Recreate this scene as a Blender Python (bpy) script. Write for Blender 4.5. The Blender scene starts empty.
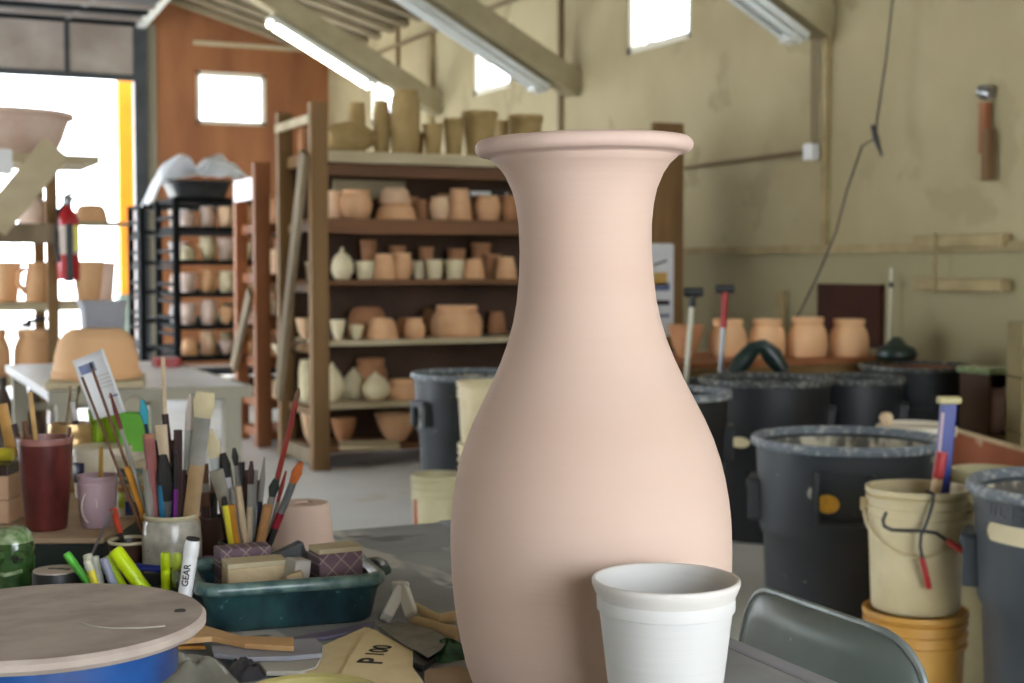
import bpy, math, random
from mathutils import Vector, Matrix
random.seed(11)
C = bpy.context.scene.collection
PI = math.pi

# ------------------------------------------------------------------ camera frame and measuring helpers
FPX, CX, CY = 1422.0, 512.0, 341.5
CAMH, YAW, PITCH = 1.15, math.radians(25), math.radians(3.04)
CAM = Vector((0, 0, CAMH))
FH = Vector((math.sin(YAW), math.cos(YAW), 0))
RT = Vector((math.cos(YAW), -math.sin(YAW), 0))
F3 = FH * math.cos(PITCH) + Vector((0, 0, -math.sin(PITCH)))
U3 = FH * math.sin(PITCH) + Vector((0, 0, math.cos(PITCH)))
def ray(x, y): return F3 * FPX + RT * (x - CX) - U3 * (y - CY)
def at_d(x, y, d):
    r = ray(x, y); return CAM + r * (d / r.dot(FH))
def at_z(x, y, z):
    r = ray(x, y); return CAM + r * ((z - CAMH) / r.z)
def at_X(x, y, X):
    r = ray(x, y); return CAM + r * (X / r.x)
def at_Y(x, y, Y):
    r = ray(x, y); return CAM + r * (Y / r.y)
def depth(p): return (Vector(p) - CAM).dot(FH)
def on(x, z, d):                      # point on the level z, under picture column x, d metres ahead
    p = at_d(x, 300, d); return Vector((p.x, p.y, z))
def zat(x, y, d): return at_d(x, y, d).z

# ------------------------------------------------------------------ materials
def lin(c):
    def f(v):
        v /= 255.0
        return v / 12.92 if v <= 0.04045 else ((v + 0.055) / 1.055) ** 2.4
    return (f(c[0]), f(c[1]), f(c[2]), 1.0)

def mat(name, c1, c2=None, scale=6, rough=.6, metal=0.0, bump=0.0, bscale=40, stretch=(1, 1, 1), speck=None, lo=.35, hi=.65, coat=0.0, bstretch=None, detail=4):
    m = bpy.data.materials.new(name); m.use_nodes = True
    nt = m.node_tree; N = nt.nodes; L = nt.links
    b = N['Principled BSDF']
    b.inputs['Roughness'].default_value = rough; b.inputs['Metallic'].default_value = metal
    if coat:
        b.inputs['Coat Weight'].default_value = coat; b.inputs['Coat Roughness'].default_value = .12
    tc = N.new('ShaderNodeTexCoord')
    def noise(sc, st, det=detail):
        mp = N.new('ShaderNodeMapping'); mp.inputs['Scale'].default_value = st
        L.new(tc.outputs['Object'], mp.inputs['Vector'])
        n = N.new('ShaderNodeTexNoise'); n.inputs['Scale'].default_value = sc; n.inputs['Detail'].default_value = det
        L.new(mp.outputs['Vector'], n.inputs['Vector']); return n.outputs['Fac']
    def ramp(fac, a, z):
        r = N.new('ShaderNodeMapRange'); r.inputs['From Min'].default_value = a; r.inputs['From Max'].default_value = z
        L.new(fac, r.inputs['Value']); return r.outputs['Result']
    def mix(fac, a, bb):
        x = N.new('ShaderNodeMix'); x.data_type = 'RGBA'
        L.new(fac, x.inputs['Factor'])
        for s, v in (('A', a), ('B', bb)):
            i = [q for q in x.inputs if q.name == s and q.type == 'RGBA'][0]
            if isinstance(v, tuple): i.default_value = v
            else: L.new(v, i)
        return [q for q in x.outputs if q.type == 'RGBA'][0]
    col = lin(c1)
    if c2 is not None: col = mix(ramp(noise(scale, stretch), lo, hi), lin(c1), lin(c2))
    for s in (speck or []):                                  # (colour, scale, threshold, stretch)
        col = mix(ramp(noise(s[1], s[3] if len(s) > 3 else (1, 1, 1), 3), s[2], s[2] + .04), col, lin(s[0]))
    if isinstance(col, tuple): b.inputs['Base Color'].default_value = col
    else: L.new(col, b.inputs['Base Color'])
    if bump:
        bp = N.new('ShaderNodeBump'); bp.inputs['Strength'].default_value = bump; bp.inputs['Distance'].default_value = .01
        L.new(noise(bscale, bstretch or stretch), bp.inputs['Height']); L.new(bp.outputs['Normal'], b.inputs['Normal'])
    return m

def emis(name, c, s):
    m = bpy.data.materials.new(name); m.use_nodes = True
    b = m.node_tree.nodes['Principled BSDF']
    b.inputs['Base Color'].default_value = lin(c); b.inputs['Emission Color'].default_value = lin(c); b.inputs['Emission Strength'].default_value = s
    return m

def glassy(name, c, rough=.02, clear=.9):
    m = bpy.data.materials.new(name); m.use_nodes = True
    nt = m.node_tree; N = nt.nodes; L = nt.links; N.remove(N['Principled BSDF'])
    t = N.new('ShaderNodeBsdfTransparent'); t.inputs['Color'].default_value = lin(c)
    g = N.new('ShaderNodeBsdfGlossy'); g.inputs['Roughness'].default_value = rough
    x = N.new('ShaderNodeMixShader'); x.inputs['Fac'].default_value = 1 - clear
    L.new(t.outputs[0], x.inputs[1]); L.new(g.outputs[0], x.inputs[2]); L.new(x.outputs[0], N['Material Output'].inputs['Surface'])
    return m

M = {}
M['bisque'] = mat('pink_bisque_clay', (207, 180, 164), (202, 173, 156), scale=3, rough=.85, bump=.06, bscale=7, stretch=(.8, .8, 3), bstretch=(.6, .6, 26))
M['bisque_rim'] = mat('pink_bisque_rim', (205, 177, 163), (210, 183, 169), scale=5, rough=.8)
M['white_clay'] = mat('white_slip_clay', (208, 206, 203), (214, 212, 209), scale=4, rough=.7, bump=.06, bscale=8, bstretch=(.6, .6, 24))
M['white_rim'] = mat('white_slip_rim', (218, 212, 205), (212, 206, 200), scale=8, rough=.7)
M['terra'] = mat('terracotta', (238, 190, 144), (226, 174, 128), scale=9, rough=.85)
M['terra_pale'] = mat('pale_terracotta', (242, 208, 170), (232, 192, 152), scale=9, rough=.85)
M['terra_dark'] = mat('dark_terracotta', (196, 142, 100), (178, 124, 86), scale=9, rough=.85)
M['peach'] = mat('peach_bisque', (236, 190, 144), (228, 178, 130), scale=5, rough=.85)
M['greenware'] = mat('cream_greenware', (236, 222, 184), (222, 208, 170), scale=9, rough=.8)
M['olive_clay'] = mat('olive_stoneware', (176, 150, 100), (158, 132, 84), scale=9, rough=.8)
M['pale_mauve'] = mat('mauve_bisque', (236, 214, 200), (224, 194, 180), scale=9, rough=.85)
M['wood'] = mat('brown_wood', (142, 108, 64), (110, 80, 44), scale=5, rough=.7, stretch=(1, 1, .12), bump=.1)
M['wood_h'] = mat('brown_shelf_wood', (128, 86, 54), (98, 64, 38), scale=5, rough=.7, stretch=(.12, 1, 1))
M['wood_red'] = mat('red_brown_wood', (164, 102, 60), (132, 78, 42), scale=5, rough=.65, stretch=(1, 1, .12))
M['wood_grey'] = mat('weathered_plank', (150, 134, 108), (118, 102, 78), scale=6, rough=.8, stretch=(1, 1, .15))
M['board'] = mat('pale_ware_board', (204, 190, 158), (180, 164, 130), scale=6, rough=.8, stretch=(.3, 1, 1))
M['back'] = mat('dark_hardboard', (92, 68, 52), (72, 52, 40), scale=3, rough=.8)
M['tan_wood'] = mat('tan_wood', (206, 166, 116), (190, 146, 96), scale=14, rough=.6, stretch=(1, 1, .1))
M['ply_wall'] = mat('red_plywood', (160, 104, 64), (136, 84, 50), scale=1.6, rough=.6, stretch=(2, 1, .5), bump=.05)
M['concrete'] = mat('grey_concrete', (240, 242, 245), (222, 223, 224), scale=1.1, rough=.42, bump=.05, bscale=12, speck=[((214, 210, 202), 3.2, .62)])
M['pavement'] = mat('pale_pavement', (214, 212, 206), (200, 198, 190), scale=1.5, rough=.9)
M['roof'] = mat('roof_deck', (152, 140, 114), (126, 114, 90), scale=3, rough=.8)
M['beam'] = mat('painted_beam', (170, 158, 126), (152, 140, 108), scale=4, rough=.8)
M['trim'] = mat('painted_trim', (172, 154, 112), (150, 132, 92), scale=6, rough=.8)
M['pipe'] = mat('painted_conduit', (120, 100, 66), rough=.6)
M['fixture'] = mat('enamel_fixture', (214, 216, 210), (196, 198, 192), scale=8, rough=.35)
M['tube_off'] = mat('unlit_tube', (226, 230, 228), rough=.2)
M['tube_on'] = emis('lit_tube', (255, 250, 226), 26)
M['glass'] = glassy('window_glass', (250, 252, 255))
M['win_frame'] = mat('window_paint', (230, 225, 206), rough=.6)
M['door_metal'] = mat('door_steel', (176, 166, 158), (150, 136, 126), scale=2, rough=.35, metal=.3)
M['door_dark'] = mat('door_dark_steel', (70, 74, 78), (54, 58, 62), scale=4, rough=.45, metal=.4)
M['yellow'] = mat('yellow_paint', (214, 148, 24), (208, 138, 16), scale=4, rough=.6)
M['planter'] = mat('grey_green_paint', (96, 122, 116), (80, 104, 100), scale=4, rough=.7)
M['black_metal'] = mat('black_steel', (20, 21, 23), rough=.85)
M['black_metal'].node_tree.nodes['Principled BSDF'].inputs['Specular IOR Level'].default_value = .12
M['black_plastic'] = mat('black_plastic', (34, 36, 38), (26, 28, 30), scale=8, rough=.5)
M['barrel'] = mat('grey_bin_plastic', (42, 47, 52), (33, 37, 41), scale=5, rough=.5, speck=[((188, 184, 168), 15, .70, (1, 1, .4)), ((170, 168, 156), 46, .725)])
M['barrel_dark'] = mat('charcoal_bin_plastic', (28, 32, 37), (21, 24, 28), scale=5, rough=.5, speck=[((160, 158, 144), 11, .745, (1, 1, .3))])
M['barrel_blue'] = mat('blue_grey_bin_plastic', (60, 68, 75), (50, 56, 62), scale=5, rough=.5, speck=[((196, 192, 176), 12, .72, (1, 1, .25))])
M['rim_grey'] = mat('slip_smeared_rim', (98, 106, 114), (172, 172, 164), scale=46, rough=.55, lo=.5, hi=.7)
M['rim_dark'] = mat('dark_smeared_rim', (60, 64, 66), (150, 148, 134), scale=52, rough=.55, lo=.5, hi=.72)
M['slip'] = mat('dried_slip', (206, 196, 172), (96, 92, 84), scale=26, rough=.9, stretch=(1, 1, .35), lo=.42, hi=.58)
M['slip_dark'] = mat('dark_slip_wall', (104, 100, 88), (44, 46, 46), scale=22, rough=.9, stretch=(1, 1, .35), lo=.42, hi=.58)
M['clay_wet'] = mat('red_clay_fill', (176, 108, 76), (150, 88, 60), scale=6, rough=.8)
M['grey_fill'] = mat('grey_slurry', (150, 146, 132), (122, 118, 104), scale=9, rough=.7)
M['bucket'] = mat('cream_bucket_plastic', (218, 204, 164), (200, 182, 138), scale=6, rough=.45, speck=[((160, 120, 78), 16, .73, (1, 1, .5))])
M['bucket_yellow'] = mat('ochre_bucket_plastic', (212, 160, 76), (190, 138, 58), scale=6, rough=.45, speck=[((222, 206, 170), 9, .68, (1, 1, .4))])
M['bucket_green'] = mat('olive_cream_bucket', (200, 190, 150), (180, 170, 130), scale=6, rough=.5)
M['wire'] = mat('dark_wire', (46, 42, 40), rough=.5)
M['red_plastic'] = mat('red_plastic', (170, 36, 36), rough=.4)
M['blue_plastic'] = mat('blue_plastic', (34, 52, 140), (28, 42, 118), scale=10, rough=.4)
M['canvas'] = mat('dusty_grey_tabletop', (160, 162, 164), (130, 131, 132), scale=5, rough=.75, bump=.25, bscale=14, speck=[((200, 197, 192), 9, .55, (1, .3, 1)), ((110, 110, 110), 13, .63, (.6, 1, 1))])
M['table_edge'] = mat('blue_grey_laminate', (158, 158, 166), (142, 142, 150), scale=5, rough=.6)
M['white_top'] = mat('white_laminate', (226, 228, 232), (214, 216, 220), scale=3, rough=.35)
M['table_leg'] = mat('beige_steel', (146, 140, 122), rough=.6)
M['chair'] = mat('grey_green_steel', (128, 136, 132), (112, 122, 118), scale=7, rough=.42, metal=.25, speck=[((180, 180, 170), 40, .74)])
M['chair_rim'] = mat('worn_steel_edge', (150, 158, 156), (120, 128, 126), scale=20, rough=.4, metal=.4)
M['bat'] = mat('clay_dusted_bat', (188, 173, 161), (164, 148, 137), scale=22, rough=.9, stretch=(.8, 1.2, 1), bump=.08)
M['wheel_blue'] = mat('blue_enamel', (30, 88, 156), (20, 58, 118), scale=20, rough=.35, coat=.4, speck=[((140, 160, 190), 40, .72, (1, 1, .2))])
M['teal'] = mat('teal_glaze', (46, 84, 86), (20, 40, 50), scale=34, rough=.3, coat=.35, stretch=(1, 1, .5), speck=[((86, 124, 122), 60, .67)])
M['teal_rim'] = mat('pale_teal_glaze', (112, 138, 130), (52, 84, 88), scale=60, rough=.35, coat=.2)
M['stoneware'] = mat('grey_stoneware_glaze', (186, 180, 168), (156, 150, 138), scale=70, rough=.3, coat=.35, speck=[((140, 104, 80), 90, .68)])
M['stone_rim'] = mat('tan_stoneware_rim', (204, 194, 160), rough=.4)
M['brown_pot'] = mat('brown_glaze', (72, 46, 36), (54, 34, 28), scale=9, rough=.35)
M['dark_pot'] = mat('dark_grey_glaze', (66, 64, 62), (50, 48, 48), scale=9, rough=.35)
M['maroon'] = mat('maroon_plastic', (104, 46, 42), (70, 26, 24), scale=45, rough=.3, stretch=(1, 1, .4))
M['maroon_rim'] = mat('pink_stained_rim', (176, 128, 120), (130, 80, 74), scale=30, rough=.4)
M['lavender'] = mat('lavender_plastic', (190, 162, 170), (174, 146, 156), scale=8, rough=.5)
M['tub_white'] = mat('cream_tub_plastic', (218, 208, 190), rough=.45)
M['navy'] = mat('navy_print', (34, 36, 70), rough=.5)
M['tub_print'] = mat('printed_tub', (212, 200, 170), (200, 188, 158), scale=6, rough=.45)
M['print_teal'] = mat('teal_print', (96, 124, 130), (176, 170, 150), scale=60, rough=.5, lo=.48, hi=.54)
M['print_orange'] = mat('orange_print', (214, 150, 80), (200, 180, 100), scale=14, rough=.5)
M['print_blue'] = mat('blue_print', (46, 84, 140), rough=.5)
M['gold'] = mat('gold_tin', (196, 164, 116), (170, 130, 84), scale=6, rough=.3, metal=.6)
M['lime'] = mat('lime_plastic', (160, 190, 40), (120, 160, 30), scale=9, rough=.35)
M['green_sponge'] = mat('green_scourer', (110, 180, 60), (90, 160, 50), scale=20, rough=.7)
M['grey_foam'] = mat('grey_foam', (168, 160, 140), rough=.9)
M['cyan'] = mat('cyan_plastic', (50, 150, 170), rough=.4)
M['paper'] = mat('white_paper', (226, 226, 228), (216, 216, 220), scale=10, rough=.8)
M['print_grey'] = mat('blue_grey_print', (96, 104, 140), (120, 128, 158), scale=60, rough=.8)
M['frog'] = mat('green_glaze', (56, 90, 42), (34, 60, 28), scale=60, rough=.15, coat=.7, speck=[((150, 176, 120), 110, .68)])
M['frog_pale'] = mat('pale_green_glaze', (166, 180, 144), (96, 124, 76), scale=90, rough=.2, coat=.5)
M['label_pink'] = mat('pale_pink_label', (212, 196, 186), (200, 184, 174), scale=20, rough=.6)
M['ink'] = mat('dark_ink', (44, 40, 40), rough=.8)
M['sticker_yellow'] = mat('yellow_sticker', (224, 168, 50), (206, 150, 40), scale=60, rough=.5)
M['neon'] = mat('neon_yellow_plastic', (206, 232, 20), (190, 220, 10), scale=6, rough=.35)
M['neon_dim'] = mat('lime_yellow_plastic', (188, 208, 60), rough=.4)
M['green_pen'] = mat('bright_green_plastic', (92, 196, 60), rough=.35)
M['yellow_pen'] = mat('yellow_plastic', (222, 208, 60), rough=.4)
M['white_plastic'] = mat('white_plastic', (236, 236, 236), (226, 226, 226), scale=8, rough=.4)
M['lilac_pen'] = mat('lilac_grey_plastic', (146, 148, 170), rough=.4)
M['cream_pen'] = mat('cream_plastic', (208, 204, 182), rough=.5)
M['purple'] = mat('purple_plastic', (110, 40, 120), rough=.3)
M['sponge_tan'] = mat('tan_abrasive_block', (206, 184, 148), (188, 164, 128), scale=30, rough=.95, bump=.2, bscale=120)
M['sponge_top'] = mat('tan_foam_top', (196, 182, 150), rough=.95)
M['slate'] = mat('slate_grey_abrasive', (104, 106, 108), (88, 90, 94), scale=60, rough=.95)
M['pale_block'] = mat('pale_grey_block', (184, 178, 168), rough=.95)
M['sand_tan'] = mat('buff_sandpaper', (238, 218, 172), (230, 208, 160), scale=40, rough=.85)
M['sand_grey'] = mat('grey_sandpaper', (138, 134, 128), (120, 116, 110), scale=40, rough=.95, bump=.1, bscale=200)
M['net_green'] = mat('green_scrub_net', (66, 112, 84), (36, 70, 52), scale=70, rough=.6, bump=.5, bscale=90)
M['steel'] = mat('brushed_steel', (150, 152, 154), rough=.3, metal=.8)
M['bag'] = mat('clear_grey_bag', (142, 140, 128), (116, 114, 102), scale=14, rough=.25, coat=.4, bump=.4, bscale=20)
M['white_bag'] = mat('white_plastic_sheet', (236, 238, 242), (222, 226, 232), scale=6, rough=.35, bump=.3, bscale=9)
M['dark_cloth'] = mat('dark_rubber_cloth', (58, 54, 58), (44, 42, 46), scale=12, rough=.7)
M['olive_rim'] = mat('olive_glaze_rim', (186, 172, 112), (168, 156, 96), scale=14, rough=.35)
M['grey_bowl'] = mat('pale_grey_glaze', (190, 190, 186), (176, 176, 172), scale=10, rough=.3)
M['cardboard'] = mat('tan_cardboard', (176, 152, 126), (162, 138, 112), scale=12, rough=.9)
M['rope'] = mat('pale_wood_tool', (220, 196, 162), (200, 172, 136), scale=20, rough=.7)
M['glove'] = mat('dark_green_rubber', (30, 50, 46), (22, 38, 36), scale=10, rough=.35)
M['tan_tile'] = mat('tan_bisque_tile', (204, 168, 138), (190, 152, 122), scale=10, rough=.85)
M['dark_green'] = mat('dark_green_box', (30, 40, 36), (22, 30, 28), scale=6, rough=.6)
M['shelf_tan'] = mat('tan_painted_board', (184, 160, 130), (166, 140, 112), scale=12, rough=.8)
M['brown_bag'] = mat('brown_plastic_bag', (84, 64, 50), (58, 44, 36), scale=9, rough=.35, bump=.5, bscale=12)
M['ext_red'] = mat('extinguisher_red', (176, 26, 34), rough=.3, coat=.3)
M['olive_wall'] = mat('olive_block', (150, 136, 98), (136, 122, 86), scale=5, rough=.9)
M['red_ply'] = mat('orange_plywood', (172, 100, 62), (148, 80, 48), scale=3, rough=.7, stretch=(1, 1, .4), speck=[((206, 176, 150), 4, .66)])
M['dark_board'] = mat('dark_maroon_board', (66, 30, 18), (54, 24, 14), scale=4, rough=.95)

_nt = M['white_bag'].node_tree; _t = _nt.nodes.new('ShaderNodeBsdfTranslucent'); _t.inputs['Color'].default_value = (.9, .92, .95, 1); _x = _nt.nodes.new('ShaderNodeMixShader'); _x.inputs['Fac'].default_value = .55
_nt.links.new(_nt.nodes['Principled BSDF'].outputs[0], _x.inputs[1]); _nt.links.new(_t.outputs[0], _x.inputs[2]); _nt.links.new(_x.outputs[0], _nt.nodes['Material Output'].inputs['Surface'])
def wall_paint():
    m = mat('two_tone_wall_paint', (180, 167, 130), (168, 154, 117), scale=1.4, rough=.8, bump=.04, bscale=7, speck=[((164, 151, 115), 2.2, .60)])
    nt = m.node_tree; N = nt.nodes; L = nt.links; b = N['Principled BSDF']
    src = b.inputs['Base Color'].links[0].from_socket
    tc = N.new('ShaderNodeTexCoord'); sp = N.new('ShaderNodeSeparateXYZ'); L.new(tc.outputs['Object'], sp.inputs[0])
    r = N.new('ShaderNodeMapRange'); r.inputs['From Min'].default_value = 1.24; r.inputs['From Max'].default_value = 1.26
    L.new(sp.outputs['Z'], r.inputs['Value'])
    x = N.new('ShaderNodeMix'); x.data_type = 'RGBA'
    A = [q for q in x.inputs if q.name == 'A' and q.type == 'RGBA'][0]; B = [q for q in x.inputs if q.name == 'B' and q.type == 'RGBA'][0]
    A.default_value = lin((158, 148, 112)); L.new(src, B); L.new(r.outputs['Result'], x.inputs['Factor'])
    L.new([q for q in x.outputs if q.type == 'RGBA'][0], b.inputs['Base Color'])
    return m
M['wall'] = wall_paint()

def diamond():
    m = mat('purple_diamond_abrasive', (118, 96, 106), (104, 84, 96), scale=30, rough=.95)
    nt = m.node_tree; N = nt.nodes; L = nt.links; b = N['Principled BSDF']
    src = b.inputs['Base Color'].links[0].from_socket
    tc = N.new('ShaderNodeTexCoord'); res = []
    for s in (1, -1):
        mp = N.new('ShaderNodeMapping'); mp.inputs['Rotation'].default_value = (0, s * PI / 4, 0); L.new(tc.outputs['Object'], mp.inputs['Vector'])
        w = N.new('ShaderNodeTexWave'); w.inputs['Scale'].default_value = 20; w.bands_direction = 'X'; L.new(mp.outputs['Vector'], w.inputs['Vector'])
        r = N.new('ShaderNodeMapRange'); r.inputs['From Min'].default_value = .965; r.inputs['From Max'].default_value = .99
        L.new(w.outputs['Fac'], r.inputs['Value']); res.append(r.outputs['Result'])
    mx = N.new('ShaderNodeMath'); mx.operation = 'MAXIMUM'; L.new(res[0], mx.inputs[0]); L.new(res[1], mx.inputs[1])
    x = N.new('ShaderNodeMix'); x.data_type = 'RGBA'
    A = [q for q in x.inputs if q.name == 'A' and q.type == 'RGBA'][0]; B = [q for q in x.inputs if q.name == 'B' and q.type == 'RGBA'][0]
    L.new(src, A); B.default_value = lin((156, 138, 132)); L.new(mx.outputs[0], x.inputs['Factor'])
    L.new([q for q in x.outputs if q.type == 'RGBA'][0], b.inputs['Base Color'])
    return m
M['diamond'] = diamond()

_cm = {}
def colmat(c, rough=.5):
    k = (c, rough)
    if k not in _cm: _cm[k] = mat('paint_%d' % (len(_cm) + 1), c, tuple(max(0, int(v * .86)) for v in c), scale=30, rough=rough)
    return _cm[k]

# ------------------------------------------------------------------ mesh builder
def rotz(a): return Matrix.Rotation(a, 3, 'Z')
def align(v):                         # rotation taking +Z onto v
    return Vector((0, 0, 1)).rotation_difference(Vector(v).normalized()).to_matrix()

class MB:
    def __init__(s): s.v = []; s.f = []
    def add(s, vs, fs):
        b = len(s.v); s.v.extend(Vector(q) for q in vs); s.f.extend(tuple(b + i for i in f) for f in fs); return s
    def box(s, c, size, R=None):
        x, y, z = size[0] / 2, size[1] / 2, size[2] / 2; c = Vector(c)
        vs = [Vector(q) for q in ((-x, -y, -z), (x, -y, -z), (x, y, -z), (-x, y, -z), (-x, -y, z), (x, -y, z), (x, y, z), (-x, y, z))]
        if R is not None: vs = [R @ q for q in vs]
        return s.add([c + q for q in vs], [(3, 2, 1, 0), (4, 5, 6, 7), (0, 1, 5, 4), (1, 2, 6, 5), (2, 3, 7, 6), (3, 0, 4, 7)])
    def bar(s, a, b, w, t, up=(0, 0, 1)):           # straight rectangular bar from a to b
        a, b = Vector(a), Vector(b); z = (b - a).normalized(); x = Vector(up).cross(z)
        if x.length < 1e-4: x = Vector((1, 0, 0)).cross(z)
        x.normalize(); y = z.cross(x)
        R = Matrix((x, y, z)).transposed()
        return s.box((a + b) / 2, (w, t, (b - a).length), R)
    def tube(s, pts, r, seg=10, caps=True):
        pts = [Vector(p) for p in pts]; n = len(pts)
        rs = r if isinstance(r, (list, tuple)) else [r] * n
        t0 = (pts[1] - pts[0]).normalized(); x = t0.orthogonal().normalized()
        vs = []; fs = []
        for i in range(n):
            t = ((pts[min(i + 1, n - 1)] - pts[max(i - 1, 0)])).normalized()
            x = (x - t * x.dot(t)).normalized(); y = t.cross(x)
            for k in range(seg):
                a = 2 * PI * k / seg; vs.append(pts[i] + (x * math.cos(a) + y * math.sin(a)) * rs[i])
        for i in range(n - 1):
            for k in range(seg):
                k2 = (k + 1) % seg; fs.append((i * seg + k, i * seg + k2, (i + 1) * seg + k2, (i + 1) * seg + k))
        if caps: fs.append(tuple(reversed(range(seg)))); fs.append(tuple((n - 1) * seg + k for k in range(seg)))
        return s.add(vs, fs)
    def lathe(s, prof, seg=32, c=(0, 0, 0), R=None, sx=1, sy=1):
        c = Vector(c); vs = []; fs = []; idx = []
        for (r, z) in prof:
            if abs(r) < 1e-6: idx.append([len(vs)]); vs.append(Vector((0, 0, z)))
            else:
                idx.append(list(range(len(vs), len(vs) + seg)))
                for k in range(seg):
                    a = 2 * PI * k / seg; vs.append(Vector((r * math.cos(a) * sx, r * math.sin(a) * sy, z)))
        for i in range(len(prof) - 1):
            A, B = idx[i], idx[i + 1]
            if len(A) == 1 and len(B) == 1: continue
            for k in range(seg):
                k2 = (k + 1) % seg
                if len(A) == 1: fs.append((A[0], B[k2], B[k]))
                elif len(B) == 1: fs.append((A[k], A[k2], B[0]))
                else: fs.append((A[k], A[k2], B[k2], B[k]))
        if R is not None: vs = [R @ q for q in vs]
        return s.add([c + q for q in vs], fs)
    def prism(s, poly, z0, z1, fn=None):            # outline in xy pulled from z0 to z1
        n = len(poly); vs = [Vector((p[0], p[1], z0)) for p in poly] + [Vector((p[0], p[1], z1)) for p in poly]
        if fn: vs = [Vector(fn(q)) for q in vs]
        return s.add(vs, [tuple(reversed(range(n))), tuple(range(n, 2 * n))] + [(k, (k + 1) % n, n + (k + 1) % n, n + k) for k in range(n)])
    def loft(s, rings, cap0=True, cap1=True):
        n = len(rings[0]); vs = [q for r in rings for q in r]; fs = []
        for i in range(len(rings) - 1):
            for k in range(n):
                k2 = (k + 1) % n; fs.append((i * n + k, i * n + k2, (i + 1) * n + k2, (i + 1) * n + k))
        if cap0: fs.append(tuple(reversed(range(n))))
        if cap1: fs.append(tuple((len(rings) - 1) * n + k for k in range(n)))
        return s.add(vs, fs)
    def build(s, name, m, parent=None, loc=None, R=None, smooth=40, bevel=0, sub=0):
        me = bpy.data.meshes.new(name); me.from_pydata([tuple(q) for q in s.v], [], s.f); me.update()
        if smooth:
            me.polygons.foreach_set('use_smooth', [True] * len(me.polygons)); me.set_sharp_from_angle(angle=math.radians(smooth))
        me.materials.append(m)
        o = bpy.data.objects.new(name, me); C.objects.link(o)
        if parent is not None: o.parent = parent
        if loc is not None: o.location = loc
        if R is not None: o.rotation_euler = R.to_euler()
        if bevel:
            md = o.modifiers.new('soft_edges', 'BEVEL'); md.width = bevel; md.segments = 2; md.limit_method = 'ANGLE'; md.angle_limit = math.radians(40)
        if sub:
            md = o.modifiers.new('smoothing', 'SUBSURF'); md.levels = sub; md.render_levels = sub
        return o

def tag(o, label, cat, group=None):
    o['label'] = label; o['category'] = cat
    if group: o['group'] = group
    return o
def thing(name, label, cat, loc=(0, 0, 0), R=None, group=None):
    o = bpy.data.objects.new(name, None); C.objects.link(o); o.location = loc; o.empty_display_size = .05
    if R is not None: o.rotation_euler = R.to_euler()
    return tag(o, label, cat, group)
def struct(o): o['kind'] = 'structure'; return o
def text_mesh(body, size, extrude, name, m, parent, mtx, align_x='CENTER'):
    cu = bpy.data.curves.new(name, 'FONT'); cu.body = body; cu.size = size; cu.extrude = extrude; cu.offset = size * .02; cu.align_x = align_x; cu.align_y = 'CENTER'
    t = bpy.data.objects.new(name + '_curve', cu); C.objects.link(t)
    dg = bpy.context.evaluated_depsgraph_get(); dg.update()
    me = bpy.data.meshes.new_from_object(t.evaluated_get(dg)); bpy.data.objects.remove(t); bpy.data.curves.remove(cu)
    me.name = name; me.materials.clear(); me.materials.append(m)
    o = bpy.data.objects.new(name, me); C.objects.link(o); o.parent = parent; o.matrix_local = mtx
    return o
def m4(loc, R): return Matrix.Translation(Vector(loc)) @ R.to_4x4()
def rrect(w, h, r, n=5):
    out = []
    for cx, cy, a0 in ((w / 2 - r, h / 2 - r, 0), (-w / 2 + r, h / 2 - r, 90), (-w / 2 + r, -h / 2 + r, 180), (w / 2 - r, -h / 2 + r, 270)):
        for k in range(n + 1):
            a = math.radians(a0 + 90 * k / n); out.append((cx + r * math.cos(a), cy + r * math.sin(a)))
    return out
ORD = ['first', 'second', 'third', 'fourth', 'fifth', 'sixth', 'seventh', 'eighth', 'ninth', 'tenth', 'eleventh', 'twelfth']

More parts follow.
